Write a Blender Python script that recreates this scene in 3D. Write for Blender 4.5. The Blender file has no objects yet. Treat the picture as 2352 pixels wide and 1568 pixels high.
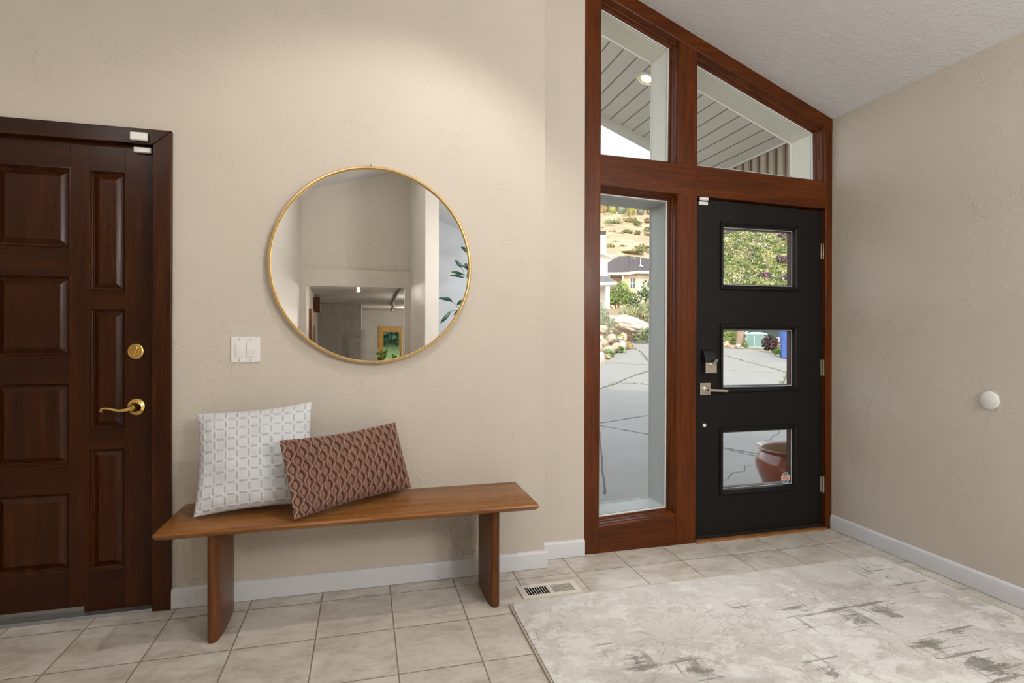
import bpy, bmesh, math, random
from mathutils import Vector, Matrix, noise
PI = math.pi
C = bpy.context.scene.collection
scn = bpy.context.scene

# ------------------------------------------------------------------ mesh builder
class MB:
    def __init__(s): s.v=[]; s.f=[]
    def add(s, vs, fs):
        b=len(s.v); s.v+= [tuple(p) for p in vs]; s.f+= [tuple(i+b for i in f) for f in fs]; return s
    def box(s,x0,x1,y0,y1,z0,z1):
        return s.add([(x0,y0,z0),(x1,y0,z0),(x1,y1,z0),(x0,y1,z0),(x0,y0,z1),(x1,y0,z1),(x1,y1,z1),(x0,y1,z1)],
            [(0,3,2,1),(4,5,6,7),(0,1,5,4),(1,2,6,5),(2,3,7,6),(3,0,4,7)])
    def prism(s,pts,vec):           # polygon extruded along vec
        n=len(pts); v=Vector(vec)
        vs=[Vector(p) for p in pts]+[Vector(p)+v for p in pts]
        return s.add(vs,[tuple(range(n-1,-1,-1)),tuple(range(n,2*n))]+[(i,(i+1)%n,(i+1)%n+n,i+n) for i in range(n)])
    def xz(s,pts,y0,y1):            # polygon given in x,z, between two depths
        return s.prism([(x,y0,z) for x,z in pts],(0,y1-y0,0))
    def quad(s,*p): return s.add(p,[tuple(range(len(p)))])
    def rings(s,rings,close=True,cap0=False,cap1=False):
        n=len(rings[0]); vs=[p for r in rings for p in r]; fs=[]
        for k in range(len(rings)-1):
            for i in range(n if close else n-1):
                j=(i+1)%n; fs.append((k*n+i,k*n+j,(k+1)*n+j,(k+1)*n+i))
        if cap0: fs.append(tuple(range(n-1,-1,-1)))
        if cap1: fs.append(tuple(range((len(rings)-1)*n,len(rings)*n)))
        return s.add(vs,fs)
    def lathe(s,prof,c=(0,0,0),axis='z',n=32,cap0=False,cap1=False):   # prof: (radius, height)
        def P(r,h,a):
            x,y=r*math.cos(a),r*math.sin(a)
            if axis=='z': q=(x,y,h)
            elif axis=='y': q=(x,h,y)
            else: q=(h,x,y)
            return tuple(q[i]+c[i] for i in range(3))
        return s.rings([[P(r,h,2*PI*i/n) for i in range(n)] for r,h in prof],True,cap0,cap1)
    def tube(s,path,rad,n=10,caps=True):
        path=[Vector(p) for p in path]; R=[]
        m=len(path); rr=rad if isinstance(rad,(list,tuple)) else [rad]*m
        up=Vector((0.13,0.21,1)).normalized()
        for i,p in enumerate(path):
            t=(path[min(i+1,m-1)]-path[max(i-1,0)]).normalized()
            a=t.cross(up)
            if a.length<1e-3: a=t.cross(Vector((1,0,0)))
            a.normalize(); b=t.cross(a)
            R.append([tuple(p+(a*math.cos(2*PI*k/n)+b*math.sin(2*PI*k/n))*rr[i]) for k in range(n)])
        return s.rings(R,True,caps,caps)

USED={}
def obj(name, mb, mat, parent=None, smooth=None, bevel=0, seg=2, loc=None):
    me=bpy.data.meshes.new(name)
    if parent is not None: o0=parent.matrix_world_loc if False else WLOC[parent.name]
    elif loc is not None: o0=Vector(loc)
    else:
        xs=[p[0] for p in mb.v]; ys=[p[1] for p in mb.v]; zs=[p[2] for p in mb.v]
        o0=Vector(((min(xs)+max(xs))/2,(min(ys)+max(ys))/2,min(zs)))
    me.from_pydata([(p[0]-o0[0],p[1]-o0[1],p[2]-o0[2]) for p in mb.v],[],mb.f)
    bm=bmesh.new(); bm.from_mesh(me); bmesh.ops.recalc_face_normals(bm,faces=bm.faces); bm.to_mesh(me); bm.free()
    me.materials.append(mat)
    o=bpy.data.objects.new(name,me); C.objects.link(o)
    if parent is not None: o.parent=parent
    else: o.location=o0
    WLOC[o.name]=Vector(o0)
    if smooth is not None:
        me.polygons.foreach_set('use_smooth',[True]*len(me.polygons))
        if smooth<180: me.set_sharp_from_angle(angle=math.radians(smooth))
    if bevel:
        b=o.modifiers.new('bevel','BEVEL'); b.width=bevel; b.segments=seg; b.limit_method='ANGLE'; b.angle_limit=math.radians(35)
        b.harden_normals=False
    return o
WLOC={}
def tag(o,label=None,cat=None,group=None,kind=None):
    if label: o['label']=label
    if cat: o['category']=cat
    if group: o['group']=group
    if kind: o['kind']=kind
    return o
def thing(name,loc,label=None,cat=None,group=None,kind=None):
    o=bpy.data.objects.new(name,None); C.objects.link(o); o.location=loc; o.empty_display_size=.1
    WLOC[o.name]=Vector(loc); return tag(o,label,cat,group,kind)
def struct(name,mb,mat,label=None,cat=None,**k):
    o=obj(name,mb,mat,**k); return tag(o,label,cat,None,'structure')

# ------------------------------------------------------------------ materials
class NT:
    def __init__(s,name):
        s.m=bpy.data.materials.new(name); s.m.use_nodes=True; s.t=s.m.node_tree; s.t.nodes.clear()
        s.out=s.n('ShaderNodeOutputMaterial'); s.b=s.n('ShaderNodeBsdfPrincipled'); s.l(s.b.outputs[0],s.out.inputs[0])
    def n(s,t,**p):
        q=s.t.nodes.new(t)
        for k,v in p.items(): setattr(q,k,v)
        return q
    def l(s,a,b): s.t.links.new(a,b)
    def set(s,**k):
        for a,v in k.items():
            i=s.b.inputs[a.replace('_',' ')]
            if hasattr(v,'is_output') or isinstance(v,bpy.types.NodeSocket): s.l(v,i)
            else: i.default_value=(v+(1,)) if isinstance(v,tuple) and len(v)==3 else v
        return s
    def inp(s,node,i,v):
        if isinstance(v,bpy.types.NodeSocket): s.l(v,node.inputs[i])
        else: node.inputs[i].default_value=(v+(1,)) if isinstance(v,tuple) and len(v)==3 and node.inputs[i].type=='RGBA' else v
    def obj(s): return s.n('ShaderNodeTexCoord').outputs['Object']
    def pos(s): return s.n('ShaderNodeNewGeometry').outputs['Position']
    def map(s,co,scale=(1,1,1),rot=(0,0,0),loc=(0,0,0)):
        q=s.n('ShaderNodeMapping'); s.l(co,q.inputs[0]); q.inputs['Scale'].default_value=scale; q.inputs['Rotation'].default_value=rot; q.inputs['Location'].default_value=loc
        return q.outputs[0]
    def noise(s,co,scale=5,detail=4,rough=.55,dist=0,col=False):
        q=s.n('ShaderNodeTexNoise'); s.l(co,q.inputs['Vector'])
        q.inputs['Scale'].default_value=scale; q.inputs['Detail'].default_value=detail; q.inputs['Roughness'].default_value=rough; q.inputs['Distortion'].default_value=dist
        return q.outputs['Color' if col else 'Fac']
    def ramp(s,f,*st,interp='LINEAR'):
        q=s.n('ShaderNodeValToRGB'); s.l(f,q.inputs[0]); r=q.color_ramp; r.interpolation=interp
        while len(r.elements)<len(st): r.elements.new(.5)
        for e,(p,c) in zip(r.elements,st):
            e.position=p; e.color=(c,c,c,1) if not isinstance(c,tuple) else c+(1,)
        return q.outputs[0]
    def math(s,op,a,b=0.0,c=None):
        q=s.n('ShaderNodeMath',operation=op); s.inp(q,0,a); s.inp(q,1,b)
        if c is not None: s.inp(q,2,c)
        return q.outputs[0]
    def mix(s,f,a,b,mode='MIX'):
        q=s.n('ShaderNodeMix',data_type='RGBA',blend_type=mode); s.inp(q,0,f); s.inp(q,6,a); s.inp(q,7,b); return q.outputs[2]
    def bump(s,h,strength=.3,dist=.01):
        q=s.n('ShaderNodeBump'); s.l(h,q.inputs['Height']); q.inputs['Strength'].default_value=strength; q.inputs['Distance'].default_value=dist
        s.l(q.outputs[0],s.b.inputs['Normal']); return s
def plain(name,col,rough=.5,metal=0,spec=.5,**k):
    return NT(name).set(Base_Color=col,Roughness=rough,Metallic=metal,**{'Specular_IOR_Level':spec},**k).m

def paint(name,c,amp=1.0,rough=.62):
    n=NT(name); p=n.pos()
    big=n.noise(p,1.3,2); col=n.mix(n.ramp(big,(.3,0),(.7,1)),tuple(x*.97 for x in c),tuple(min(1,x*1.03) for x in c))
    n.set(Base_Color=col,Roughness=rough,Specular_IOR_Level=.3)
    # skip-trowel plaster: sparse curled ridges over a fine orange peel
    r=n.noise(p,5,3,.5,1.6); ridge=n.ramp(n.math('ABSOLUTE',n.math('SUBTRACT',r,.5)),(.0,1),(.012,0))
    mask=n.ramp(n.noise(p,3.1,1),(.50,0),(.62,1))
    r2=n.noise(p,13,3,.55,.8); ridge2=n.ramp(n.math('ABSOLUTE',n.math('SUBTRACT',r2,.46)),(.0,1),(.02,0))
    mask2=n.ramp(n.noise(n.map(p,loc=(3,7,1)),2.3,1),(.56,0),(.66,1))
    h=n.math('ADD',n.math('MULTIPLY',ridge,mask),n.math('MULTIPLY',n.math('MULTIPLY',ridge2,mask2),.7))
    h=n.math('ADD',h,n.math('MULTIPLY',n.noise(p,90,2),.25))
    n.bump(h,.30*amp,.006); return n.m
def texture_ceiling(name,c):
    n=NT(name); p=n.pos(); n.set(Base_Color=c,Roughness=.85,Specular_IOR_Level=.2)
    r=n.noise(p,22,4,.6,1.2); rr=n.ramp(r,(.46,0),(.6,1)); n.bump(n.math('ADD',rr,n.math('MULTIPLY',n.noise(p,9,2),.6)),.17,.008); return n.m
def wood(name,dark,mid,light,axis='z',scale=1.0,rough=.32,coat=.08,blotch=.5,spec=.22):
    n=NT(name); co=n.obj()
    st={'x':(1.6,26,26),'y':(26,1.6,26),'z':(26,26,1.6)}[axis]
    st2={'x':(.5,5,5),'y':(5,.5,5),'z':(5,5,.5)}[axis]
    g=n.noise(n.map(co,tuple(a*scale for a in st)),2.2,6,.62,.4)
    g2=n.noise(n.map(co,tuple(a*scale*3.2 for a in st)),3,3,.6)
    b=n.noise(n.map(co,tuple(a*scale for a in st2)),1.6,3,.55,1.0)
    f=n.math('ADD',n.math('MULTIPLY',g,.75),n.math('MULTIPLY',n.math('SUBTRACT',b,.5),blotch))
    f=n.math('ADD',f,n.math('MULTIPLY',n.math('SUBTRACT',g2,.5),.25))
    col=n.ramp(f,(.10,dark),(.42,mid),(.82,light))
    n.set(Base_Color=col,Roughness=n.ramp(g2,(.3,rough*.85),(.7,rough*1.25)),Coat_Weight=coat,Coat_Roughness=.18,Specular_IOR_Level=spec)
    n.bump(g2,.08,.002); return n.m
def glass(name,tint=(.93,.97,.95)):
    n=NT(name); n.t.nodes.remove(n.b)
    tr=n.n('ShaderNodeBsdfTransparent'); tr.inputs[0].default_value=tint+(1,)
    gl=n.n('ShaderNodeBsdfGlossy'); gl.inputs['Roughness'].default_value=.0; gl.inputs[0].default_value=(1,1,1,1)
    fr=n.n('ShaderNodeFresnel'); bf=n.n('ShaderNodeNewGeometry').outputs['Backfacing']; n.l(n.math('ADD',1.5,n.math('MULTIPLY',bf,1/1.5-1.5)),fr.inputs[0])
    mx=n.n('ShaderNodeMixShader'); n.l(n.math('MULTIPLY',fr.outputs[0],.8),mx.inputs[0]); n.l(tr.outputs[0],mx.inputs[1]); n.l(gl.outputs[0],mx.inputs[2])
    n.l(mx.outputs[0],n.out.inputs[0]); return n.m
def emit(name,col,st):
    n=NT(name); n.set(Base_Color=(0,0,0),Emission_Color=col,Emission_Strength=st); return n.m
def foliage(name,a,b,scale=9,rough=.55,trans=.0):
    n=NT(name); f=n.noise(n.pos(),scale,2); n.set(Base_Color=n.ramp(f,(.3,a),(.7,b)),Roughness=rough,Specular_IOR_Level=.3); return n.m

WALL=(.585,.53,.458)
m_wall=paint('beige_plaster',WALL)
m_wallw=paint('pale_plaster',(.62,.585,.535),.6,.32)
m_wallb=paint('cool_white_plaster',(.62,.64,.66),.5)
m_ceil=texture_ceiling('white_textured_ceiling',(.71,.715,.725))
m_base=plain('white_baseboard_paint',(.68,.69,.72),.4)
m_wood_v=wood('stained_timber_upright',(.034,.0070,.0014),(.108,.0235,.0022),(.225,.062,.0062),'z')
m_wood_h=wood('stained_timber_rail',(.034,.0070,.0014),(.108,.0235,.0022),(.225,.062,.0062),'x')
m_door_v=wood('dark_stained_door_stile',(.013,.0034,.0008),(.042,.0098,.0010),(.105,.030,.0032),'z',rough=.30,blotch=.7)
m_door_h=wood('dark_stained_door_rail',(.013,.0034,.0008),(.035,.0082,.0010),(.085,.0245,.0028),'x',rough=.30,blotch=.7)
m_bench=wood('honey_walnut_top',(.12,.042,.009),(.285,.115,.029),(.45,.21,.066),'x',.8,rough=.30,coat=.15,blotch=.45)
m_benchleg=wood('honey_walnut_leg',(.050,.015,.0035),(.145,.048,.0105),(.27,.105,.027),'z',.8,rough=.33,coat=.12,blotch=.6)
m_black=NT('black_door_paint').set(Base_Color=(.0095,.0074,.0060),Roughness=.5,Specular_IOR_Level=.22).m
m_glass=glass('clear_window_glass'); m_spacer=plain('pale_glazing_spacer',(.72,.75,.75),.4)
m_extjamb=plain('grey_exterior_jamb',(.42,.43,.42),.6)
m_beige=plain('beige_exterior_trim',(.80,.77,.70),.6)
m_chrome=plain('satin_nickel',(.66,.62,.56),.25,1)
m_brass=plain('polished_brass',(.83,.56,.18),.13,1)
m_brushbrass=plain('brushed_brass_frame',(.74,.53,.25),.28,1)
m_steel=plain('grey_steel',(.38,.39,.41),.35,1)
m_white=plain('white_plastic',(.80,.79,.76),.35)
m_dark=plain('recess_shade_black',(.004,.004,.004),.8)
m_blackpl=plain('black_plastic',(.012,.013,.014),.3)
m_mirror=plain('mirror_silver',(.93,.93,.93),.0,1)
m_ventw=plain('ivory_vent_enamel',(.78,.74,.67),.4)

def tile_mat():
    n=NT('beige_floor_tile'); p=n.pos(); s=n.n('ShaderNodeSeparateXYZ'); n.l(p,s.inputs[0])
    PX,PY,X0,Y0=.3135,.326,-1.13,2.722
    u=n.math('DIVIDE',n.math('SUBTRACT',s.outputs[0],X0),PX); v=n.math('DIVIDE',n.math('SUBTRACT',s.outputs[1],Y0),PY)
    def edge(w,P):
        f=n.math('FRACT',w); d=n.math('MULTIPLY',n.math('MINIMUM',f,n.math('SUBTRACT',1.0,f)),P); return d
    d=n.math('MINIMUM',edge(u,PX),edge(v,PY))
    wob=n.math('MULTIPLY',n.math('SUBTRACT',n.noise(p,40,2),.5),.0012)
    g=n.ramp(n.math('ADD',d,wob),(.0023,1),(.0034,0))
    cx=n.n('ShaderNodeCombineXYZ'); n.l(n.math('FLOOR',u),cx.inputs[0]); n.l(n.math('FLOOR',v),cx.inputs[1])
    wn=n.n('ShaderNodeTexWhiteNoise',noise_dimensions='2D'); n.l(cx.outputs[0],wn.inputs['Vector'])
    off=n.n('ShaderNodeVectorMath',operation='MULTIPLY_ADD'); n.l(wn.outputs['Color'],off.inputs[0]); off.inputs[1].default_value=(9,9,9); n.l(p,off.inputs[2])
    cl=n.noise(n.map(off.outputs[0],(5,9,5)),1.0,7,.66,.5); fine=n.noise(n.map(off.outputs[0],(1,2,1)),32,4,.7)
    f=n.math('ADD',n.math('MULTIPLY',cl,.7),n.math('MULTIPLY',fine,.3))
    col=n.ramp(f,(.38,(.47,.415,.355)),(.50,(.61,.57,.51)),(.61,(.70,.665,.61)))
    tone=n.math('ADD',.95,n.math('MULTIPLY',wn.outputs['Value'],.08))
    tc=n.n('ShaderNodeCombineColor')
    for i in range(3): n.l(tone,tc.inputs[i])
    col=n.mix(1.0,col,tc.outputs[0],'MULTIPLY')
    n.set(Base_Color=n.mix(g,col,(.14,.105,.075)),Roughness=n.math('ADD',.30,n.math('MULTIPLY',g,.5)),Specular_IOR_Level=.45)
    n.bump(n.math('SUBTRACT',n.math('MULTIPLY',fine,.10),g),.35,.003); return n.m
m_tile=tile_mat()

FIELD=[(2.07, 1.97, 0.22, 1), (2.25, 2.01, 0.2, 1), (2.19, 1.68, 0.22, 1), (2.25, 1.55, 0.25, 1), (2.39, 1.76, 0.2, 0.8), (1.19, 1.81, 0.16, 1), (1.0, 1.9, 0.14, 0.9), (1.63, 2.18, 0.16, 0.75), (2.56, 2.34, 0.2, 0.8), (2.57, 2.13, 0.2, 0.7), (0.94, 2.04, 0.15, 0.6), (1.84, 1.98, 0.2, 0.7), (1.64, 1.68, 0.2, 0.7), (0.93, 2.13, 0.12, 0.5), (1.88, 2.09, 0.15, 0.8), (1.53, 2.33, 0.12, 0.5)]
def rug_mat():
    n=NT('distressed_abstract_rug'); p=n.pos()
    big=n.noise(p,2.1,5,.62,.6)
    base=n.ramp(big,(.34,(.55,.515,.48)),(.46,(.66,.635,.605)),(.60,(.73,.715,.69)))
    dith=n.noise(p,190,2,.7)
    wf=n.math('ADD',n.math('MULTIPLY',n.noise(n.map(p,(3.5,5,3)),2.2,8,.74,.4),.66),n.math('ADD',n.math('MULTIPLY',n.noise(n.map(p,loc=(5,1,0)),1.7,2),.26),n.math('MULTIPLY',dith,.08)))
    white=n.ramp(wf,(.49,0),(.54,1)); col=n.mix(n.math('MULTIPLY',white,.65),base,(.86,.855,.84))
    def field(cs):                                   # where the worn dark clusters lie on the rug
        out=None
        for x,y,r,a in cs:
            d=n.n('ShaderNodeVectorMath',operation='DISTANCE'); n.l(n.map(p,(1,1,0)),d.inputs[0]); d.inputs[1].default_value=(x,y,0)
            f=n.math('MULTIPLY',n.math('SUBTRACT',1.0,n.math('SMOOTH_MIN',n.math('DIVIDE',d.outputs['Value'],r),1.0,.2)),a)
            out=f if out is None else n.math('MAXIMUM',out,f)
        return out
    F=field(FIELD)
    def streak(sc,loc,thr,rot=0,k=.20):
        q=n.noise(n.map(p,sc,(0,0,rot),loc),1,6,.66,.25)
        return n.ramp(n.math('ADD',n.math('ADD',q,n.math('MULTIPLY',F,k*1.2)),n.math('MULTIPLY',n.math('SUBTRACT',dith,.5),.22)),(thr,0),(thr+.03,1))
    s1=streak((1.8,30,1),(1.7,.3,0),.70); s2=streak((26,1.8,1),(6.1,2.2,0),.715); s3=streak((10,17,1),(2.4,8.8,0),.755,.15,.24)
    dk=n.mix(n.noise(p,5,2),(.20,.20,.185),(.31,.285,.25))
    for s_,k in ((s1,.8),(s2,.6),(s3,.8)): col=n.mix(n.math('MULTIPLY',s_,k),col,dk)
    bl=n.ramp(n.noise(n.map(p,loc=(3.3,4.4,0)),4.2,5,.7),(.60,0),(.72,1)); col=n.mix(n.math('MULTIPLY',bl,.5),col,(.36,.295,.24))
    cr=n.noise(n.map(p,loc=(9,2,0)),6,6,.68,.7); crk=n.ramp(n.math('ABSOLUTE',n.math('SUBTRACT',cr,.5)),(.0,1),(.014,0))
    cm=n.ramp(n.noise(n.map(p,loc=(2,5,0)),3,2),(.48,0),(.56,1))
    col=n.mix(n.math('MULTIPLY',n.math('MULTIPLY',crk,cm),.5),col,(.40,.37,.33))
    n.set(Base_Color=col,Roughness=.95,Specular_IOR_Level=.1)
    weave=n.noise(n.map(p,(1,1.6,1)),330,2,.6)
    n.bump(n.math('ADD',n.math('MULTIPLY',weave,.5),n.math('SUBTRACT',n.math('MULTIPLY',white,.6),crk)),.55,.003); return n.m
m_rug=rug_mat(); m_bind=plain('beige_rug_binding',(.55,.48,.40),.9)

def fabric(name,c,c2,scale=900,rough=.9):
    n=NT(name); co=n.obj(); at=n.n('ShaderNodeAttribute',attribute_name='pat')
    w=n.noise(n.map(co,(1,1,1)),scale,2,.6); v=n.noise(co,25,2)
    col=n.mix(at.outputs['Fac'],n.mix(n.ramp(v,(.3,0),(.7,1)),tuple(x*.94 for x in c),c),c2)
    n.set(Base_Color=col,Roughness=rough,Specular_IOR_Level=.15,Sheen_Weight=.25,Sheen_Roughness=.4); n.bump(w,.35,.0015); return n.m
m_cw=fabric('white_woven_cotton',(.655,.675,.70),(.50,.51,.525),420)
m_cb=fabric('dusty_brown_velvet',(.185,.098,.070),(.34,.200,.152),700,.75)
_n=NT('dusty_brown_velvet'); _a=_n.n('ShaderNodeAttribute',attribute_name='pat'); _n.set(Base_Color=_n.ramp(_a.outputs['Fac'],(.15,(.10,.047,.033)),(.5,(.25,.135,.10)),(1,(.40,.245,.185))),Roughness=.75,Specular_IOR_Level=.15,Sheen_Weight=.3,Sheen_Roughness=.4)  # groove shade and cord highlights painted into the velvet colour
_c=_n.obj(); _w=_n.n('ShaderNodeTexWave'); _n.l(_n.map(_c,(1,1,1),(0,.5,.6)),_w.inputs['Vector']); _w.inputs['Scale'].default_value=75; _n.bump(_w.outputs['Fac'],.25,.0015); m_cb=_n.m
m_cback=plain('linen_back',(.46,.38,.28),.9)

# ------------------------------------------------------------------ camera
cam=bpy.data.cameras.new('camera'); co=bpy.data.objects.new('camera',cam); C.objects.link(co)
YAW=math.radians(14.85); ROLL=.0022
fw=Vector((math.sin(YAW),math.cos(YAW),0)); rt=Vector((math.cos(YAW),-math.sin(YAW),0)); up=Vector((0,0,1))
r2=rt*math.cos(ROLL)+up*math.sin(ROLL); u2=-rt*math.sin(ROLL)+up*math.cos(ROLL)
co.matrix_world=Matrix(((r2.x,u2.x,-fw.x,0),(r2.y,u2.y,-fw.y,0),(r2.z,u2.z,-fw.z,1.24),(0,0,0,1)))
cam.sensor_width=36; cam.lens=36*1280/2352; cam.shift_y=-16/2352; cam.clip_start=.05; cam.clip_end=900
scn.camera=co

# ------------------------------------------------------------------ room shell
def zc(x): return 2.625+.4*(2.9-x)          # raked ceiling
YW=2.93                                      # face of the timber frame
# floor
struct('floor',MB().box(-2.7,3.05,-4.65,2.975,-.12,0),m_tile,loc=(0,0,0))
# wall with the mirror, cut for the brown door
w=MB()
w.box(-2.7,-1.86,2.83,3.0,0,4.95); w.box(-1.86,-.905,2.83,3.0,2.10,4.95)
w.xz([(-.905,0),(.93,0),(.93,zc(.93)+.1),(-.905,zc(-.905)+.1)],2.83,3.0)
struct('wall_back',w,m_wall,loc=(0,2.83,0))
struct('wall_return',MB().xz([(.93,0),(1.199,0),(1.199,zc(1.199)+.08),(.93,zc(.93)+.08)],2.93,3.08),m_wall,loc=(1,2.93,0))
struct('wall_right',MB().box(2.9,3.05,-4.65,2.93,-.02,2.68).add([],[]),m_wall,loc=(2.9,0,0))
struct('wall_left',MB().box(-2.82,-2.7,-1.6,3.0,0,5.0),m_wall,loc=(-2.8,0,0))
# ceilings
c=MB(); T=.12
def slab(mb,x0,x1,y0,y1,f=zc,t=T):
    mb.add([(x0,y0,f(x0)),(x1,y0,f(x1)),(x1,y1,f(x1)),(x0,y1,f(x0)),(x0,y0,f(x0)+t),(x1,y0,f(x1)+t),(x1,y1,f(x1)+t),(x0,y1,f(x0)+t)],
        [(0,3,2,1),(4,5,6,7),(0,1,5,4),(1,2,6,5),(2,3,7,6),(3,0,4,7)])
slab(c,-2.82,3.05,-1.4,2.98); slab(c,.9,3.05,-4.65,-1.4); slab(c,-2.82,-1.15,-1.62,-1.4)
struct('ceiling',c,m_ceil,loc=(0,0,2.6))
zb=lambda x: 3.69+.25*(x+.85)
c=MB(); slab(c,-1.2,.95,-4.35,-1.4,zb)
struct('ceiling_rear',c,m_ceil,loc=(0,-3.4,3.7))
# rear of the room, seen in the mirror
w=MB()
w.xz([(-1.15,0),(-.942,0),(-.942,2.043),(-1.15,2.043)],-4.35,-4.2); w.xz([(.68,0),(.80,0),(.80,2.043),(.68,2.043)],-4.35,-4.2)
w.xz([(-1.15,2.043),(.80,2.043),(.80,2.327),(-1.15,2.327)],-4.35,-4.2)
w.xz([(-1.15,2.327),(.80,2.327),(.80,4.15),(-1.15,3.65)],-4.35,-4.275)
struct('wall_rear',w,m_wall,loc=(0,-4.3,0))
struct('wall_rear_left',MB().prism([(-1.024,-4.35,0),(-1.085,-1.5,0),(-1.2,-1.5,0),(-1.15,-4.35,0)],(0,0,4.6)).box(-2.7,-1.09,-1.62,-1.5,0,4.9),m_wallw,loc=(-1.1,-3,0))
struct('wall_rear_right',MB().prism([(.761,-4.35,0),(.863,-2.6,0),(1.06,-2.6,0),(1.06,-4.35,0)],(0,0,4.3)),m_wallw,loc=(.9,-3.5,0))
struct('wall_end',MB().box(1.06,2.9,-4.5,-4.33,0,3.5),m_wallb,loc=(2,-4.5,0))
struct('wall_gable',MB().xz([(-1.2,3.7),(.95,3.42),(.95,4.3),(-1.2,4.5)],-1.42,-1.4).box(.9,.95,-2.7,-1.4,3.43,4.3),m_wall,loc=(0,-2.6,3.5))
# baseboards
def baseboard(name,p0,p1,out,h=.09,t=.015):
    p0,p1,o=Vector(p0),Vector(p1),Vector(out)
    prof=[(0,0),(t,0),(t,h-.014),(t*.8,h-.006),(t*.45,h-.001),(0,h)]
    r=[[tuple(p+o*a+Vector((0,0,b+.002))) for a,b in prof] for p in (p0,p1)]
    return struct(name,MB().rings(r,True,True,True),m_base,smooth=40)
baseboard('baseboard_back',(-.838,2.83,0),(.946,2.83,0),(0,-1,0))
baseboard('baseboard_return',(.946,2.93,0),(1.199,2.93,0),(0,-1,0))
baseboard('baseboard_right',(2.9,-2.5,0),(2.9,2.925,0),(-1,0,0))

# ------------------------------------------------------------------ timber window wall
def zbeam(x): return 2.979-.393*(x-1.798)
tr=thing('trim_1',(2.05,YW,0),'reddish brown stained timber frame around the black door and windows','window frame',kind='structure')
Y1=3.10
obj('post',MB().xz([(1.199,0),(1.29,0),(1.30,3.19),(1.30,zc(1.3)+.02),(1.199,zc(1.199)+.02)],YW,Y1),m_wood_v,tr,bevel=.003)
obj('post',MB().xz([(1.783,0),(1.912,0),(1.919,2.15),(1.919,2.94),(1.797,2.99),(1.789,2.15)],YW+.0005,Y1),m_wood_v,tr,bevel=.003)
obj('post',MB().xz([(2.857,0),(2.93,0),(2.93,zc(2.93)+.0),(2.846,2.575),(2.85,2.1)],YW+.0005,Y1),m_wood_v,tr,bevel=.003)
obj('transom_rail',MB().xz([(1.291,2.090),(1.787,2.071),(2.857,2.046),(2.849,2.219),(1.910,2.246),(1.292,2.258)],YW-.001,Y1),m_wood_h,tr,bevel=.003)
obj('bottom_rail',MB().xz([(1.289,0),(1.783,0),(1.783,.176),(1.289,.152)],YW+.0003,Y1),m_wood_h,tr,bevel=.003)
obj('sloping_beam',MB().xz([(1.296,3.176),(1.798,2.979),(2.849,zbeam(2.849)),(2.93,zbeam(2.93)),(2.93,zc(2.93)+.02),(1.296,zc(1.296)+.02)],YW-.0015,Y1),m_wood_h,tr,bevel=.003)
def offset(poly,d):                           # shrink a convex x,z polygon given counter-clockwise
    n=len(poly); out=[]
    for i in range(n):
        a,b,c_=Vector(poly[i-1]),Vector(poly[i]),Vector(poly[(i+1)%n])
        e1=(b-a).normalized(); e2=(c_-b).normalized(); n1=Vector((-e1.y,e1.x)); n2=Vector((-e2.y,e2.x))
        k=(n1+n2); k=k/(k.dot(n1)); out.append(tuple(b+k*d))
    return out
def ringmesh(poly,steps,mb=None):
    mb=mb or MB(); R=[[(x,y,z) for x,z in offset(poly,d)] for d,y in steps]
    return mb.rings(R+[R[0]] if False else R,True)
STEP=[(-.004,YW+.002),(.001,YW+.004),(.003,YW+.014),(.007,YW+.019),(.0075,YW+.028),(.010,YW+.036),(.015,YW+.040),(.016,YW+.050),(.020,YW+.058),(.027,YW+.063),(.028,YW+.085),(-.004,YW+.085)]
def window(name,poly,label,ext,mood):
    root=thing(name,((poly[0][0]+poly[1][0])/2,YW,poly[0][1]),label,'window',kind='structure')
    obj('moulding',ringmesh(poly,STEP),m_wood_h if mood=='h' else m_wood_v,root,smooth=28)
    obj('glazing_spacer',ringmesh(poly,[(.024,3.012),(.024,3.002),(.0335,3.002),(.0335,3.012)]),m_spacer,root)
    g=offset(poly,.020)
    obj('pane',MB().quad(*[(x,3.0075,z) for x,z in g]),m_glass,root)
    obj('exterior_jamb',ringmesh(poly,[(.026,3.014),(.036,3.016),(.040,3.175),(.046,3.178),(.046,3.185),(-.05,3.185),(-.05,3.10),(.02,3.10)]),ext,root,smooth=30)
    return root
window('window_1',[(1.289,.152),(1.783,.176),(1.788,2.071),(1.287,2.090)],'tall narrow sidelight window beside the black door',m_extjamb,'v')
window('window_2',[(1.292,2.258),(1.790,2.252),(1.798,2.979),(1.301,3.174)],'upper left trapezoid transom window above the sidelight',m_beige,'h')
window('window_3',[(1.911,2.246),(2.847,2.219),(2.842,zbeam(2.842)),(1.919,2.932)],'upper right sloping transom window above the black door',m_beige,'h')

# ------------------------------------------------------------------ black front door
d2=thing('door_2',(2.85,2.96,0),'black front door with three glass lites','door',kind='structure')
LX0,LX1=2.095,2.674; LZ=[(.262,.674),(.888,1.303),(1.518,1.934)]
lf=MB(); D0,D1=2.96,3.005; bx0,bx1,bz0,bz1=1.916,2.853,.014,2.044
ix0,ix1=LX0+.014,LX1-.014
zt2=lambda x: 2.062-.0265*(x-bx0)
lf.xz([(bx0,bz0),(ix0,bz0),(ix0,zt2(ix0)),(bx0,zt2(bx0))],D0,D1); lf.xz([(ix1,bz0),(bx1,bz0),(bx1,zt2(bx1)),(ix1,zt2(ix1))],D0,D1)
zz=bz0
for a,b in LZ: lf.box(ix0,ix1,D0,D1,zz,a+.014); zz=b-.014
lf.xz([(ix0,zz),(ix1,zz),(ix1,zt2(ix1)),(ix0,zt2(ix0))],D0,D1)
obj('leaf',lf,m_black,d2)
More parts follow.
